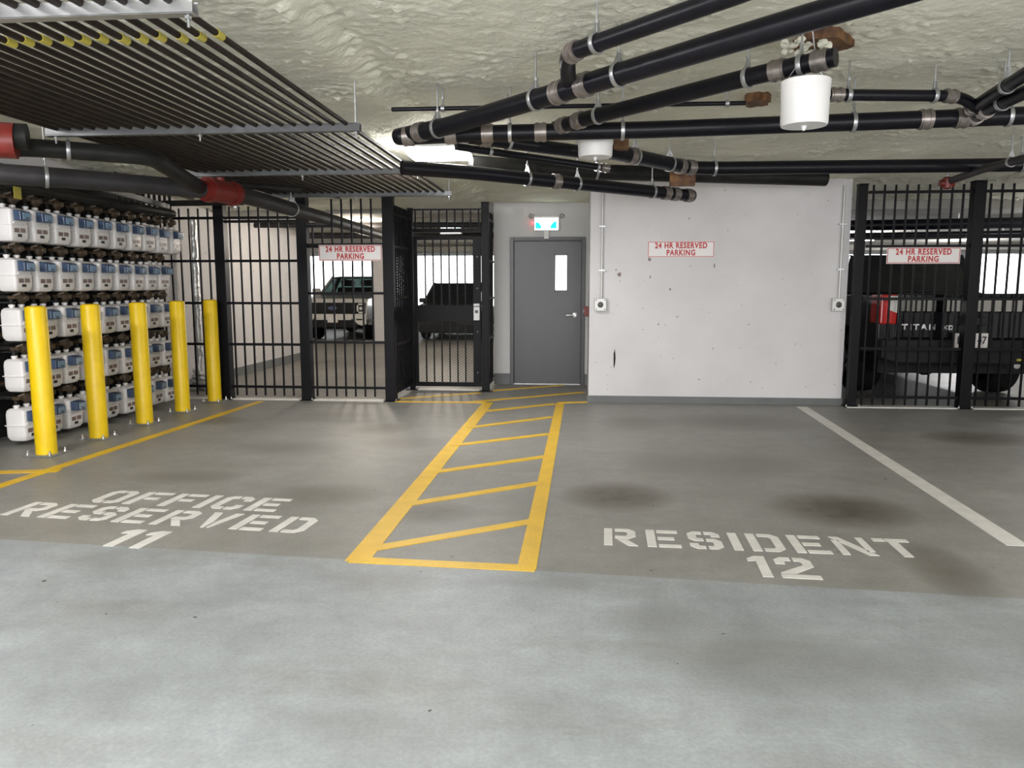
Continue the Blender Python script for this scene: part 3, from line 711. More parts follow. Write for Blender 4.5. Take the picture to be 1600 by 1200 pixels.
# rusty steel plates cast in the slab
def rusty(label, px, py, wx, wy, drop=.03):
    x0 = None
    c = None
    for k in range(200):
        y = 2.5 + k*.05; q = aty(px, py, y)
        if q.z >= ceil_z(q.x, q.y)-.01: c = q; break
    bm = BM(); n = 14; cz = ceil_z(c.x, c.y)
    poly = [(c.x+wx*math.cos(2*PI*k/n)*(1+.25*random.uniform(-1,1)), c.y+wy*math.sin(2*PI*k/n)*(1+.25*random.uniform(-1,1))) for k in range(n)]
    prism(bm, poly, cz-drop, cz+.05)
    tag(obj('rusty_plate', bm, M['rust']), label, 'plate', 'rusty plates in the ceiling')
rusty('rust-brown plate in the ceiling above the large bucket', 1284, 58, .16, .14, .05)
rusty('rust-brown plate in the ceiling at the end of the thin tight pipe', 1184, 150, .085, .12, .06)
rusty('rust-brown plate at the top of the white wall above the long drain pipe end', 1240, 284, .22, .06, .09)
bm = BM(); p = atz(1066, 284, 2.46); box(bm, p.x-.12, p.x+.12, p.y-.04, p.y+.04, 2.42, 2.64); tag(obj('rusty_bracket', bm, M['rust']), 'rust-brown bracket over the end of the lowest drain pipe', 'bracket')
bm = BM(); p = atz(972, 236, 2.55); box(bm, p.x-.07, p.x+.05, p.y-.05, p.y+.05, 2.56, 2.74); tag(obj('rusty_bracket', bm, M['rust']), 'rust-brown bracket beside the small bucket', 'bracket')

# ------------------------------------------------------------------ strip lights
def strip_light(label, c, L, along_y, m, group=None, wd=.13):
    root = empty('strip_light', c, label, 'ceiling light', group, rz=(PI/2 if along_y else 0))
    bm = BM(); box(bm, -L/2, L/2, -wd/2, wd/2, .045, .09); obj('housing', bm, M['bucket'], root, bevel=.006)
    bm = BM(); pr = [(-wd/2,.045),(-wd*.46,.012),(-wd*.3,-.004),(wd*.3,-.004),(wd*.46,.012),(wd/2,.045)]
    prism(bm, pr, -L/2+.01, L/2-.01, lambda a, b, h: (h, a, b)); obj('diffuser', bm, m, root)
c = aty(688, 248, 7.9)
strip_light('glowing strip light on the ceiling at the end of the gas pipe rack', (-1.31, 7.32, 2.645), .56, False, M['lit'], None, .60)
strip_light('glowing strip light beyond the fence by the dark pickup', (aty(1338,378,17).x, 17.0, 2.40), .7, False, M['litfar'])

# ------------------------------------------------------------------ fences
def post(label, x, y, zt, wd=.13, plate=True):
    root = empty('fence_post', (x, y, 0), label, 'fence post', 'black square fence posts')
    bm = BM(); box(bm, -wd/2, wd/2, -wd/2, wd/2, .012, zt); obj('shaft', bm, M['black'], root, bevel=.006)
    bm = BM(); box(bm, -wd/2-.004, wd/2+.004, -wd/2-.004, wd/2+.004, zt, zt+.012); obj('cap', bm, M['black'], root)
    if plate:
        bm = BM(); box(bm, -.085, .085, -.085, .085, 0.0, .012); obj('base_plate', bm, M['black'], root)
        for sx, sy in ((-1,-1),(1,-1)):
            bm = BM(); lathe(bm, [(.012,.012),(.012,.024),(.006,.024),(.006,.04)], 8, c=(sx*.074,sy*.074,0)); obj('anchor_bolt', bm, M['chrome'], root)
    return root
def fence(label, a, b, rails, z0, z1, sp=.125, pick=.019, special=None, off=.06, rail_h=.032, mesh=None):
    """a = start (x,y), b = end (x,y); rails list of z or (z,height)"""
    a, b = Vector((a[0],a[1],0)), Vector((b[0],b[1],0)); L = (b-a).length; ang = math.atan2(b.y-a.y, b.x-a.x)
    root = empty('picket_fence', a, label, 'fence', 'black picket fence panels', rz=ang)
    for z in rails:
        zz, hh = z if isinstance(z, tuple) else (z, rail_h)
        bm = BM(); box(bm, 0, L, -.014, .014, zz-hh/2, zz+hh/2); obj('rail', bm, M['black'], root)
    x = off; cache = {}
    while x < L-.03:
        k = (z0, z1)
        if special:
            s_ = special(x)
            if s_: k = s_
        if k not in cache:
            bm = BM(); box(bm, -pick/2, pick/2, -pick/2-.001, pick/2+.001, k[0], k[1]); o = obj('picket', bm, M['black'], root); cache[k] = o
        else:
            o = cache[k].copy(); COL.objects.link(o); o.parent = root
        o.location = (x, 0, 0); x += sp
    if mesh:
        for (x0, x1, m0, m1) in mesh:
            bm = BM(); lattice(bm, x0, x1, m0, m1); obj('mesh_infill', bm, M['black'], root)
    return root
def lattice(bm, x0, x1, z0, z1, dx=.030, dz=.018, t=.0042, y=.012):
    """expanded metal: two families of slanting strands clipped to the panel"""
    W, H = x1-x0, z1-z0; sl = dz/dx
    for sg in (1, -1):
        n0 = int(-(W*sl)/dz/1)-1 if sg == 1 else 0
        c = -W*sl if sg == 1 else 0.0; cend = H if sg == 1 else H+W*sl
        while c < cend:
            # z = c + sg*sl*x
            pts = []
            xa, xb = 0.0, W
            za, zb = c, c+sg*sl*W
            def clipx(zl): return (zl-c)/(sg*sl)
            lo, hi = min(za, zb), max(za, zb)
            if hi > 0 and lo < H:
                xs_ = sorted((clipx(0), clipx(H))); xa = max(0, xs_[0]); xb = min(W, xs_[1])
                if xb-xa > .004:
                    bar(bm, (x0+xa, y, z0+c+sg*sl*xa), (x0+xb, y, z0+c+sg*sl*xb), t*.6, t, up=(0,1,0))
            c += 2*dz
X1, X2, X3 = -4.515, -3.45, -2.36
post('black fence post beside the fence-end bollard', X1, YF, 2.50)
post('black fence post between the white pickup view and the plain white wall view', X2, YF, 2.56)
post('black fence post at the corner of the gate recess', X3, YF, 2.53)
RZ = [2.30, 1.765, 1.235, .71, .165]
fence('black picket fence panel between the gas meters and the first fence post', (-5.36, YF), (X1-.065, YF), RZ, .05, 2.42)
fence('black picket fence panel in front of the plain white left wall', (X1+.065, YF), (X2-.065, YF), RZ+[2.255], .05, 2.44)
fence('black picket fence panel in front of the white pickup', (X2+.065, YF), (X3-.065, YF), [(1.95,.055), 1.36, .745, .165], .05, 2.52, special=lambda x: (.05, 2.19) if x < .30 else None)
fn = [o for o in bpy.data.objects if o.name.startswith('picket_fence') and 'white pickup' in o['label']][0]
bm = BM(); box(bm, 0, .30, -.014, .014, 2.175, 2.205); obj('rail', bm, M['black'], fn)
# short notch rail

YG = 10.62; XG0, XG1 = -2.33, -1.33
post('black post on the hinge side of the gate', XG0, YG, 2.50, .07)
post('wide black post on the latch side of the gate', -1.275, 10.5, 2.56, .10)
fence('black picket side panel between corner post and gate hinge', (X3, YF+.065), (XG0, YG-.036), [2.36, 1.95, 1.30, .70, .15], .06, 2.47, sp=.10, off=.07, mesh=[(0, 1.02, .10, 2.4)])
fence('black picket side panel between the gate latch post and the grey door wall', (-1.262, 10.555), (-1.262, YD-.012), [2.36, 1.80, 1.28, .72, .12], .06, 2.47, sp=.10, off=.07, mesh=[(0, .74, .10, 2.4)])
# gate leaf and transom
g = empty('security_gate', (XG0+.04, YG, 0), 'black security gate with mesh infill and white lock box', 'gate')
GW = XG1-XG0-.06
for x0, x1 in ((0, .05), (GW-.11, GW)):
    bm = BM(); box(bm, x0, x1, -.025, .025, .05, 2.13); obj('stile', bm, M['black'], g, bevel=.004)
for z0, z1 in ((.05, .11), (2.08, 2.13)):
    bm = BM(); box(bm, .05, GW-.11, -.024, .024, z0, z1); obj('rail', bm, M['black'], g)
bm = BM(); box(bm, .05, GW-.11, -.03, -.02, .955, 1.185); obj('push_plate', bm, M['black'], g, bevel=.003)
n = 7
for k in range(1, n):
    x = .05 + (GW-.16)*k/n; bm = BM(); box(bm, x-.009, x+.009, -.009, .009, .11, 2.08); obj('picket', bm, M['black'], g)
bm = BM(); lattice(bm, .05, GW-.11, .11, 2.08); obj('mesh_infill', bm, M['black'], g)
bm = BM(); box(bm, GW-.10, GW-.015, -.065, -.026, .98, 1.21); lk = obj('lock_box', bm, M['bucket'], g, bevel=.006)
bm = BM(); box(bm, GW-.08, GW-.035, -.068, -.064, 1.08, 1.12); obj('keypad', bm, M['hole'], lk)
bm = BM(); box(bm, GW-.10, GW-.015, -.0665, -.064, 1.165, 1.178); obj('stripe', bm, M['hole'], lk)
for z in (.25, .82, 1.42, 1.85):
    bm = BM(); lathe(bm, [(.012,-.026),(.010,-.034)][::-1], 10, 'Y', (GW-.05,0,z)); obj('bolt', bm, M['strut'], g)
t = empty('gate_transom', (XG0+.04, YG, 2.15), 'black barred transom panel above the security gate', 'transom')
bm = BM(); box(bm, 0, GW, -.03, .03, .03, .085); obj('rail', bm, M['black'], t)
bm = BM(); box(bm, 0, GW, -.014, .014, .33, .35); obj('rail', bm, M['black'], t)
for k in range(9):
    bm = BM(); x = .03+(GW-.06)*k/8; box(bm, x-.009, x+.009, -.009, .009, .085, .33); obj('picket', bm, M['black'], t)
bm = BM(); lattice(bm, 0, GW, .085, .33); obj('mesh_infill', bm, M['black'], t)
bm = BM(); box(bm, XG0+.05, XG1+.0, YG-.07, YG+.05, 0, .012); struct('trim_2', bm, M['wline'])
# right fence
XR1, XR2 = 3.29, 4.575
post('black fence post against the end of the white wall', XR1, YF+.02, 2.62, .10)
post('black fence post in front of the dark pickup licence plate', XR2, YF, 2.64)
RZ2 = [2.535, 1.915, 1.30, .71, .125]
fence('black picket fence panel with the reserved sign in front of the dark pickup', (XR1+.065, YF), (XR2-.065, YF), RZ2, .03, 2.62, sp=.1255, off=.055)
fence('black picket fence panel beyond the licence plate post', (XR2+.065, YF), (9.4, YF), RZ2, .03, 2.62, sp=.1255, off=.075)
bm = BM(); box(bm, XL+.06, XL+.14, YF-.014, YF+.014, .05, 2.4)

# ------------------------------------------------------------------ signs
def sign(label, c, wd, hg, rz=0, thick=.006):
    root = empty('parking_sign', c, label, 'sign', '24 hour reserved parking signs', rz=rz)
    bm = BM(); box(bm, -wd/2, wd/2, 0, thick, -hg/2, hg/2); obj('panel', bm, M['signw'], root)
    bm = BM(); b = .012; i = .006
    for x0, x1, z0, z1 in ((-wd/2+i, wd/2-i, hg/2-i-b*.6, hg/2-i), (-wd/2+i, wd/2-i, -hg/2+i, -hg/2+i+b*.6), (-wd/2+i, -wd/2+i+b*.6, -hg/2+i, hg/2-i), (wd/2-i-b*.6, wd/2-i, -hg/2+i, hg/2-i)):
        box(bm, x0, x1, -.0015, .001, z0, z1)
    obj('border', bm, M['signr'], root)
    for txt, zz in (('24 HR RESERVED', .043), ('PARKING', -.045)):
        me = text_mesh(txt, 0.094, M['signr'], .0012, .0, .0034, 1.16, .79)
        o = link('lettering', me, None, root); o.rotation_euler = (PI/2, 0, 0); o.location = (0, -.001, zz*hg/.2)
a, b = aty(1012, 377, YW), aty(1116, 402, YW)
sign('white and red 24 HR RESERVED PARKING sign on the white wall', ((a.x+b.x)/2, YW-.006, (a.z+b.z)/2), b.x-a.x, a.z-b.z)
a, b = aty(499, 383, YF), aty(598, 407.5, YF)
sign('white and red 24 HR RESERVED PARKING sign on the fence before the white pickup', ((a.x+b.x)/2, YF-.026, (a.z+b.z)/2), b.x-a.x, a.z-b.z)
a, b = aty(1385, 387, YF), aty(1498, 412, YF)
sign('white and red 24 HR RESERVED PARKING sign on the fence before the dark pickup', ((a.x+b.x)/2, YF-.026, (a.z+b.z)/2), b.x-a.x, a.z-b.z)

# ------------------------------------------------------------------ grey door, frame, exit sign
bm = BM()
fw = .055
for x0, x1, z0, z1 in ((DX0-fw, DX0, 0, 2.10+fw), (DX1, DX1+fw, 0, 2.10+fw), (DX0, DX1, 2.10, 2.10+fw)):
    box(bm, x0, x1, YD-.02, YD+.12, z0, z1)
    box(bm, x0 if x0 < DX0 else (x0+.02 if x0 >= DX1 else x0), x1, YD-.035, YD-.02, z0+(.02 if z0 > 1 else 0), z1)
fr = obj('door_frame', bm, M['door'], bevel=.004); fr['kind'] = 'structure'; fr.name = 'trim_3'
d = empty('door_1', (DX0, YD+.02, 0), None, None); d['kind'] = 'structure'
DW = DX1-DX0
lx0, lx1, lz0, lz1 = DW-.385, DW-.205, 1.385, 1.90
bm = BM()
for x0, x1, z0, z1 in ((.004, lx0, .015, 2.096), (lx1, DW-.004, .015, 2.096), (lx0, lx1, .015, lz0), (lx0, lx1, lz1, 2.096)): box(bm, x0, x1, 0, .045, z0, z1)
bmesh.ops.remove_doubles(bm, verts=bm.verts, dist=.0005)
obj('leaf', bm, M['door'], d)
bm = BM(); box(bm, lx0, lx1, .018, .026, lz0, lz1); obj('pane', bm, M['pane'], d)
bm = BM(); 
for x0, x1, z0, z1 in ((lx0-.015, lx0+.008, lz0-.015, lz1+.015), (lx1-.008, lx1+.015, lz0-.015, lz1+.015), (lx0, lx1, lz1-.008, lz1+.015), (lx0, lx1, lz0-.015, lz0+.008)): box(bm, x0, x1, -.008, 0, z0, z1)
obj('pane_frame', bm, M['door'], d)
bm = BM(); lathe(bm, [(.012,-.06),(.014,-.02),(.036,-.016),(.036,0)], 20, 'Y', (DW-.085, 0, 1.03)); tube(bm, [(DW-.085,-.05,1.03),(DW-.13,-.055,1.03),(DW-.215,-.045,1.025)], .011, 10); obj('lever_handle', bm, M['chrome'], d, smooth=50)
bm = BM(); box(bm, .0, DW, -.03, .05, .0, .014); obj('threshold', bm, M['steel'], d)
def exit_sign(label, c, wd, hg, bracket=True):
    root = empty('exit_sign', c, label, 'exit sign', 'lit green exit signs')
    bm = BM(); box(bm, -wd/2, wd/2, -.045, .02, 0, hg); obj('housing', bm, M['bucket'], root, bevel=.006)
    bm = BM(); box(bm, -wd/2+.018, wd/2-.018, -.048, -.044, .015, hg-.03); f = obj('face', bm, M['exitw'], root)
    for poly in ([(-.16,.03),(-.075,.03),(-.075,.07),(-.10,.095),(-.115,.115),(-.15,.115),(-.16,.10)], [(.06,.03),(.15,.03),(.15,.125),(.12,.125),(.095,.105),(.075,.085),(.06,.065)]):
        k = wd/.38; bm = BM(); prism(bm, [(x*k, z*hg/.2) for x, z in poly], -.0505, -.047, lambda a, b, h: (a, h, b)); obj('pictogram', bm, M['exitg'], f)
    if bracket:
        bm = BM(); box(bm, -.035, .035, -.03, .0, -.11, 0); obj('bracket', bm, M['bucket'], root)
        for sg in (-1, 1):
            bm = BM(); torus(bm, (sg*(wd/2+.035), -.02, hg+.0), (0,1,0), .026, .009, 18, 8); obj('conduit_hook', bm, M['steel'], root)
        bm = BM(); box(bm, -wd/2-.03, -wd/2-.003, -.03, -.02, hg*.45, hg*.62); obj('indicator', bm, M['redled'], root)
a, b = aty(834, 338, YD), aty(874, 361, YD)
exit_sign('lit exit sign with green pictograms above the grey door', ((a.x+b.x)/2, YD-.02, b.z), b.x-a.x, a.z-b.z)
a, b = aty(688, 351, 13), aty(722, 366, 13)
exit_sign('lit exit sign seen through the transom above the security gate', ((a.x+b.x)/2, 13, b.z), b.x-a.x, a.z-b.z, False)
bm = BM(); box(bm, ((a.x+b.x)/2)-.02, ((a.x+b.x)/2)+.02, 12.98, 13.02, a.z, 2.53); 
tag(obj('sign_stem', bm, M['bucket']), 'short stem holding the exit sign beyond the gate', 'bracket')

# ------------------------------------------------------------------ wall boxes, conduits, alarm
def outlet(label, px):
    c = aty(px, 476, YW)
    root = empty('switch_box', (c.x, YW, c.z), label, 'switch box', 'conduit boxes on the white wall')
    bm = BM(); box(bm, -.075, .075, -.06, 0, -.08, .08); obj('housing', bm, M['box'], root, bevel=.01)
    bm = BM(); box(bm, -.07, .07, -.066, -.06, -.075, .075); obj('cover', bm, M['box'], root, bevel=.004)
    bm = BM(); lathe(bm, [(.022,-.074),(.033,-.072),(.036,-.066)], 20, 'Y'); obj('socket', bm, M['hole'], root, smooth=40)
    for sx in (-1, 1):
        for sz in (-1, 1):
            bm = BM(); lathe(bm, [(.006,-.070),(.008,-.066)], 8, 'Y', (sx*.052,0,sz*.056)); obj('screw', bm, M['hole'], root)
    top = 2.63-c.z
    bm = BM(); tube(bm, [(.01,-.025,.08), (.01,-.025,top)], .014, 12); obj('conduit', bm, M['box'], root, smooth=50)
    for z in (.42, .95):
        bm = BM(); box(bm, -.03, .05, -.041, 0, z-.01, z+.01); obj('strap', bm, M['steel'], root)
outlet('grey switch box under a conduit at the door end of the white wall', 938)
outlet('grey switch box under a conduit at the fence end of the white wall', 1308)
bm = BM(); c = aty(917, 487, 10.3); box(bm, .065, .13, 10.2, 10.32, c.z-.06, c.z+.07); o = tag(obj('alarm_box', bm, M['red'], bevel=.006), 'small red alarm box on the recess wall beside the grey door', 'alarm')
bm = BM(); box(bm, .06, .066, 10.22, 10.30, c.z-.01, c.z+.03); obj('pull_bar', bm, M['bucket'], o)
# scuffs on the white wall
for px, py, wx, hz in ((960, 560, .022, .27), (968, 429, .05, .045), (1015, 405, .03, .05), (1116, 415, .018, .06), (1047, 452, .02, .035), (1016, 433, .012, .05)):
    c = aty(px, py, YW); bm = BM(); n = 10
    poly = [(c.x+wx/2*math.cos(2*PI*k/n)*(1+.4*random.uniform(-1,1)), c.z+hz/2*math.sin(2*PI*k/n)*(1+.3*random.uniform(-1,1))) for k in range(n)]
    prism(bm, poly, YW-.0015, YW+.001, lambda a, b, h: (a, h, b))
    o = struct('wall_scuff', bm, M['plate'] if hz < .2 else M['grime'])
# foil pipe beyond the fence
bm = BM(); c = atz(300, 606); pts = []
for k in range(24): pts.append((-5.32+.006*math.sin(k*2.1), 10.35+.006*math.cos(k*1.7), .1+k*.1))
tube(bm, pts, [.055+.006*math.sin(k*3.3) for k in range(24)], 14)
o = tag(obj('foil_pipe', bm, M['foil'], smooth=60), 'silver foil wrapped vertical pipe standing behind the fence', 'pipe')
bm = BM()
for k in range(3): torus(bm, (-5.30, 10.33, .10+.07*k), (.2*k,.1,1), .085, .035, 18, 8)
tube(bm, [(-5.3,10.3,.02),(-5.15,10.2,.02)], .03, 8); obj('loose_foil', bm, M['foil'], o)

# ------------------------------------------------------------------ vehicles (local: +Y forward, +X to the vehicle's right, z up)
def side_prism(poly, w0, w1):
    bm = BM(); prism(bm, poly, w0, w1, lambda a, b, h: (h, a, b)); return bm
def arch(cy, r, zb, n=10):
    return [(cy + r*math.cos(PI*k/n), zb + r*math.sin(PI*k/n)*1.0) for k in range(n+1)]
def wheel(root, x, y, r, wd):
    bm = BM(); lathe(bm, [(r*.62,-wd/2),(r*.90,-wd/2),(r*.98,-wd*.38),(r,-wd*.2),(r,wd*.2),(r*.98,wd*.38),(r*.90,wd/2),(r*.62,wd/2)], 32, 'X', (x,y,r)); t = obj('wheel', bm, M['tyre'], root, smooth=30)
    bm = BM(); lathe(bm, [(r*.60,-wd*.5),(r*.63,-wd*.3),(r*.63,wd*.3),(r*.60,wd*.5)], 28, 'X', (x,y,r)); sgn = 1 if x > 0 else -1
    for k in range(6):
        a = 2*PI*k/6; bar(bm, (x+sgn*wd*.46, y, r), (x+sgn*wd*.46, y+r*.58*math.cos(a), r+r*.58*math.sin(a)), .05, .06, up=(1,0,0))
    obj('rim', bm, M['rim'], t, smooth=30)
def quad_slab(bm, q, t=.012):
    q = [Vector(p) for p in q]; n = (q[1]-q[0]).cross(q[-1]-q[0]).normalized()*t
    A = [bm.verts.new(p-n*.5) for p in q]; B = [bm.verts.new(p+n*.5) for p in q]; bm.faces.new(A); bm.faces.new(B)
    for i in range(len(q)): bm.faces.new((A[i], A[(i+1)%len(q)], B[(i+1)%len(q)], B[i]))
def greenhouse(root, paint, zb, zt, yb0, yb1, yt0, yt1, wb, wt, pillars, glass):
    """yb0/yt0 rear, yb1/yt1 front; roof, pillars and panes"""
    def cr(f, s, top):   # f: 0 rear .. 1 front
        if top: return Vector((s*wt, yt0+(yt1-yt0)*f, zt))
        return Vector((s*wb, yb0+(yb1-yb0)*f, zb))
    bm = BM()
    for x in (0,):
        prof = [(yt0-.03, zt-.05), (yt0+.12, zt+.015), ((yt0+yt1)/2, zt+.035), (yt1-.25, zt+.01), (yt1+.03, zt-.05)]
        prism(bm, prof, -wt-.015, wt+.015, lambda a, b, h: (h, a, b))
    obj('roof', bm, paint, root, bevel=.03)
    for s_ in (-1, 1):
        for f in pillars:
            bm = BM(); bar(bm, cr(f, s_, False)-Vector((0,0,.02)), cr(f, s_, True), .07 if 0 < f < 1 else .08, .06); obj('pillar', bm, paint, root)
        fs = sorted(pillars)
        for a, b in zip(fs, fs[1:]):
            bm = BM(); quad_slab(bm, (cr(a, s_, False), cr(b, s_, False), cr(b, s_, True), cr(a, s_, True)), .01); obj('side_window', bm, glass, root)
    bm = BM(); quad_slab(bm, (cr(1,-1,False), cr(1,1,False), cr(1,1,True), cr(1,-1,True))); obj('windshield', bm, glass, root)
    bm = BM(); quad_slab(bm, (cr(0,-1,False), cr(0,1,False), cr(0,1,True), cr(0,-1,True))); obj('rear_window', bm, glass, root)
def seats(root, y, xs, z):
    for x in xs:
        bm = BM(); box(bm, x-.26, x+.26, y-.10, y+.06, z-.25, z+.32); box(bm, x-.14, x+.14, y-.08, y+.04, z+.36, z+.56); obj('seat', bm, M['trimb'], root, bevel=.04)

def pickup(label, paint, W, loc, rz, scale, front, glass, r=.42, tyre_w=.30):
    root = empty('pickup_truck', loc, label, 'pickup truck', None, rz); root.scale = (scale,)*3
    h = W/2
    prof = [(2.86,.62),(2.90,.80),(2.86,1.14),(2.74,1.24),(1.30,1.33),(1.28,1.36),(-.98,1.36),(-1.0,1.34),(-2.86,1.33),(-2.88,.72),(-2.80,.62),(-2.35,.60)]
    low = arch(-1.78, .52, r-.02)[::-1]    # rear arch from back to front
    prof = prof[:-1] + [(-2.32,.58)] + [(y, max(z, .45)) for y, z in low] + [(-1.2,.46),(1.3,.46)] + [(y, max(z, .45)) for y, z in arch(1.85,.52,r-.02)[::-1]] + [(2.40,.56)]
    obj('body', side_prism(prof, -h, h), paint, root, bevel=.045)
    bm = BM(); box(bm, -h+.12, h-.12, -2.6, 2.5, .34, .60)
    for yy in (-1.78,):
        tube(bm, [(-h+.2, yy, r), (h-.2, yy, r)], .06, 10); lathe(bm, [(.05,-.17),(.16,-.10),(.19,0),(.16,.10),(.05,.17)], 14, 'Y', (0,yy,r))
    obj('chassis', bm, M['trimb'], root)
    for x in (-h+tyre_w/2+.01, h-tyre_w/2-.01):
        for y in (1.85, -1.78): wheel(root, x, y, r, tyre_w)
    greenhouse(root, paint, 1.34, 1.90, -.95, 1.32, -.80, .45, h-.08, h-.26, (0, .42, .5, 1.0), glass)
    seats(root, -.55, (-.5, 0, .5), 1.25); seats(root, .25, (-.42, .42), 1.25)
    for s_ in (-1, 1):
        bm = BM(); box(bm, s_*h-.02 if s_ > 0 else -h-.24, h+.24 if s_ > 0 else -h+.02, .98, 1.10, 1.30, 1.54); obj('mirror', bm, paint, root, bevel=.03)
    if front:
        # face: grille, emblem, lamps, bumper, plate
        bm = BM(); box(bm, -.70, .70, 2.86, 2.925, .80, 1.13); gr = obj('grille', bm, M['trimb'], root, bevel=.02)
        for z in (.86, .93, 1.0, 1.07):
            bm = BM(); box(bm, -.68, .68, 2.92, 2.94, z-.012, z+.012); obj('grille_bar', bm, M['trimb'], gr)
        bm = BM(); lathe(bm, [(.001,.0),(.13,.0),(.13,.012),(.001,.014)], 28, 'Y', (0,0,0))
        for v in bm.verts: v.co.z *= .42; v.co.y += 2.94; v.co.z += .97
        em = obj('emblem', bm, M['oval'], gr); 
        me = text_mesh('Ford', .10, M['chrome'], .003, .25, .002); t_ = link('script', me, None, em); t_.rotation_euler = (PI/2, 0, PI); t_.location = (0, 2.957, .97)
        bm = BM(); torus(bm, (0,0,0), (0,1,0), .13, .009, 28, 6)
        for v in bm.verts: v.co.z *= .42; v.co.y += 2.953; v.co.z += .97
        obj('emblem_rim', bm, M['chrome'], em)
        for s_ in (-1, 1):
            bm = BM(); box(bm, min(s_*.70,s_*.97), max(s_*.70,s_*.97), 2.80, 2.915, .80, 1.13); hl = obj('headlamp', bm, M['trimb'], root, bevel=.02)
            bm = BM()
            for x0, x1, z0, z1 in ((.72,.95,1.06,1.11),(.72,.95,.82,.87),(.72,.77,.82,1.11),(.90,.95,.82,1.11)):
                box(bm, min(s_*x0,s_*x1), max(s_*x0,s_*x1), 2.90, 2.93, z0, z1)
            obj('light_ring', bm, M['lamp'], hl)
            bm = BM(); lathe(bm, [(.001,2.92),(.05,2.92),(.05,2.90)], 14, 'Y', (s_*.835,0,.965)); obj('lamp_lens', bm, M['lamp'], hl)
            bm = BM(); box(bm, min(s_*.97,s_*1.005), max(s_*.97,s_*1.005), 2.72, 2.84, .90, 1.10); obj('side_marker', bm, M['amber'], hl)
            bm = BM(); prism(bm, [(s_*.55,.76),(s_*1.0,.79),(s_*1.0,.50),(s_*.86,.46),(s_*.74,.50),(s_*.55,.68)], 2.84, 2.96, lambda a, b, hh: (a, hh, b)); bc = obj('bumper_corner', bm, paint, root, bevel=.02)
            bm = BM(); box(bm, s_*.80-.09, s_*.80+.09, 2.955, 2.97, .62, .66); obj('fog_lamp', bm, M['trimb'], bc)
        bm = BM(); box(bm, -.56, .56, 2.84, 2.96, .62, .755); obj('bumper', bm, paint, root, bevel=.02)
        bm = BM(); box(bm, -.74, .74, 2.80, 2.945, .40, .62); obj('lower_valance', bm, M['trimb'], root, bevel=.02)
        bm = BM(); box(bm, -.155, .155, 2.96, 2.972, .55, .72); obj('licence_plate', bm, M['signw'], root)
    else:
        bm = BM(); box(bm, -h+.20, h-.20, -2.93, -2.87, .80, 1.36); tg = obj('tailgate', bm, paint, root, bevel=.02)
        bm = BM(); box(bm, -h+.22, h-.22, -2.955, -2.92, 1.13, 1.30); obj('upper_panel', bm, M['reflpanel'], tg, bevel=.012)
        bm = BM(); box(bm, -.16, .16, -2.965, -2.93, .97, 1.07); obj('handle', bm, paint, tg, bevel=.01)
        me = text_mesh('TITAN', .095, M['chrome'], .006, 0, .003, 1.4, 1.15); t_ = link('lettering', me, None, tg); t_.rotation_euler = (PI/2, 0, 0); t_.location = (-h+.455, -2.938, .945)
        me = text_mesh('XD', .075, M['chrome'], .006, 0, .003, 1.2, 1.1); t_ = link('lettering', me, None, tg); t_.rotation_euler = (PI/2, 0, 0); t_.location = (-h+.80, -2.938, .94)
        for s_ in (-1, 1):
            x0, x1 = (h-.22, h+.012) if s_ > 0 else (-h-.012, -h+.19)
            bm = BM(); box(bm, x0, x1, -2.94, -2.60, .98, 1.345); tl = obj('tail_lamp', bm, M['tail'], root, bevel=.02)
            xa, xb = (h-.20, h-.06) if s_ > 0 else (-h+.08, -h+.18)
            bm = BM(); prism(bm, [(xa,1.16),(xb,1.12),(xb,1.33),(xa,1.33)], -2.955, -2.93, lambda a, b, hh: (a, hh, b)); obj('reverse_lens', bm, M['lamp'], tl)
        bm = BM(); prism(bm, [(-h,.80),(h,.80),(h,.56),(h-.2,.50),(-h+.2,.50),(-h,.56)], -3.02, -2.84, lambda a, b, hh: (a, hh, b)); bp = obj('rear_bumper', bm, M['trimb'], root, bevel=.02)
        bm = BM(); box(bm, h-.55, h-.05, -3.03, -2.98, .545, .57); obj('step_strip', bm, M['ytape'], bp)
        bm = BM(); box(bm, -.22, .16, -3.04, -3.02, .70, .88); lp = obj('licence_plate', bm, M['signw'], root)
        for tx, xx in (('B1', -.145), ('47', .09)):
            me = text_mesh(tx, .13, M['hole'], .002, 0, .002, 1.0, .8); t_ = link('lettering', me, None, lp); t_.rotation_euler = (PI/2, 0, 0); t_.location = (xx, -3.043, .79)
        bm = BM(); tube(bm, [(h-.5,-2.95,.48),(h-.5,-2.3,.48)], .04, 12); obj('exhaust', bm, M['chrome'], root)
    return root
M['reflpanel'] = mat('reflection_panel', (0.32, 0.31, 0.29), 0.05, metal=1.0)  # pale mirror metal imitates bright reflections on the black tailgate
c = atz(515, 531)
pickup('white pickup truck parked nose out behind the left fence', M['whitecar'], 2.03, (c.x+.27, 19.9+2.9*.9, 0), PI, .90, True, M['glass'])
# front bumper of the white truck at about y = 19.9; the dark one backs right up to the fence
pickup('glossy black pickup truck backed up behind the right fence', M['blackcar'], 2.14, (4.80, 9.84+3.0, 0), 0, 1.0, False, M['dglass'], .41, .34)

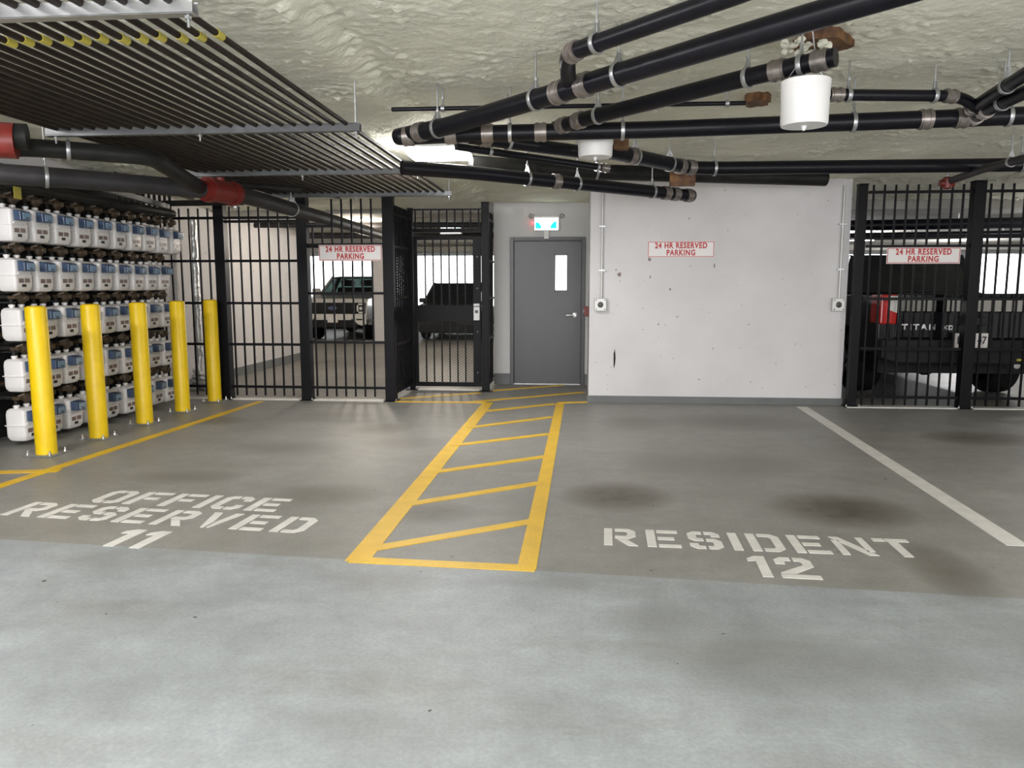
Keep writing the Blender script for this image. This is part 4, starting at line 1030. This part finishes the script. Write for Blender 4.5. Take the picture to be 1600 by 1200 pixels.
def suv(label, paint, loc, rz, sc):
    root = empty('car', loc, label, 'car', None, rz); root.scale = (sc,)*3
    h = .90; r = .34
    prof = [(2.15,.28),(2.22,.62),(2.16,.92),(1.95,1.02),(1.05,1.10),(-2.05,1.10),(-2.15,.95),(-2.15,.40),(-2.05,.26),(-1.78,.24)] + [(y, max(z, .22)) for y, z in arch(-1.30,.42,.32)[::-1]] + [(-.8,.20),(.85,.20)] + [(y, max(z, .22)) for y, z in arch(1.32,.42,.32)[::-1]] + [(1.85,.22)]
    obj('body', side_prism(prof, -h, h), paint, root, bevel=.07)
    for x in (-h+.12, h-.12):
        for y in (1.32, -1.30): wheel(root, x, y, r, .22)
    greenhouse(root, paint, 1.08, 1.64, -2.0, 1.25, -1.6, .45, h-.06, h-.24, (0, .35, .65, 1.0), M['dglass'])
    bm = BM(); box(bm, -.55, .55, 2.17, 2.215, .72, .86); obj('grille', bm, M['trimb'], root, bevel=.02)
    for s_ in (-1, 1):
        bm = BM(); box(bm, s_*.72-.16, s_*.72+.16, 2.08, 2.20, .78, .90); obj('headlamp', bm, M['lamp'], root, bevel=.03)
        bm = BM(); box(bm, s_*(h+.09)-.10, s_*(h+.09)+.10, .72, .82, 1.06, 1.20); obj('mirror', bm, paint, root, bevel=.03)
    bm = BM(); box(bm, -.26, .26, 2.20, 2.225, .50, .61); obj('licence_plate', bm, M['trimb'], root)
    bm = BM(); box(bm, -h+.1, h-.1, 2.10, 2.25, .22, .46); obj('bumper', bm, M['trimb'], root, bevel=.04)
c = atz(700, 532)
suv('charcoal car parked beyond the security gate', M['darkcar'], (c.x, 20.3+2.0, 0), PI, .93)

# beyond the right fence: pipes hung under the far ceiling
for i, (y, z, d, lab) in enumerate(((12.4, 2.36, .16, 'thick black pipe under the far ceiling above the dark pickup'), (14.0, 2.30, .10, 'middling black pipe under the far ceiling above the dark pickup'), (15.6, 2.34, .06, 'slim black pipe under the far ceiling above the dark pickup'))):
    bm = BM(); tube(bm, [(3.22, y, z), (9.0, y-.6, z+.02)], d/2, 14); o = tag(obj('drain_pipe', bm, M['pipe'], smooth=50), lab, 'pipe')
    for x in (4.2, 5.6, 7.0):
        bm = BM(); tube(bm, [(x, y-.6*(x-3.22)/5.78, z), (x, y-.6*(x-3.22)/5.78, 2.53)], .007, 6); obj('hanger_rod', bm, M['steel'], o)
for i, (y, z, d, lab) in enumerate(((12.6, 2.455, .09, 'dark pipe under the far ceiling just behind the security gate'), (15.2, 2.45, .12, 'thick dark pipe under the far ceiling over the charcoal car'))):
    bm = BM(); tube(bm, [(-5.4, y, z), (-1.27, y+.3, z)], d/2, 12); tag(obj('drain_pipe', bm, M['grip'], smooth=50), lab, 'pipe')

# loose white insulation hanging by the capped drain pipe
bm = BM()
for k in range(26):
    c = atz(1225+75*random.random(), 62+26*random.random(), 2.77+.03*random.random()); r = .015+.02*random.random()
    mt = Matrix.Translation(c) @ Matrix.Diagonal((1, 1, .8, 1))
    res = bmesh.ops.create_icosphere(bm, subdivisions=2, radius=r, matrix=mt)
    for v in res['verts']: v.co += noise.noise_vector(v.co*40)*.008
tag(obj('insulation_crumbs', bm, M['ceil']), 'loose white insulation crumbs on the ceiling beside the capped drain pipe', 'insulation', None, 'stuff')
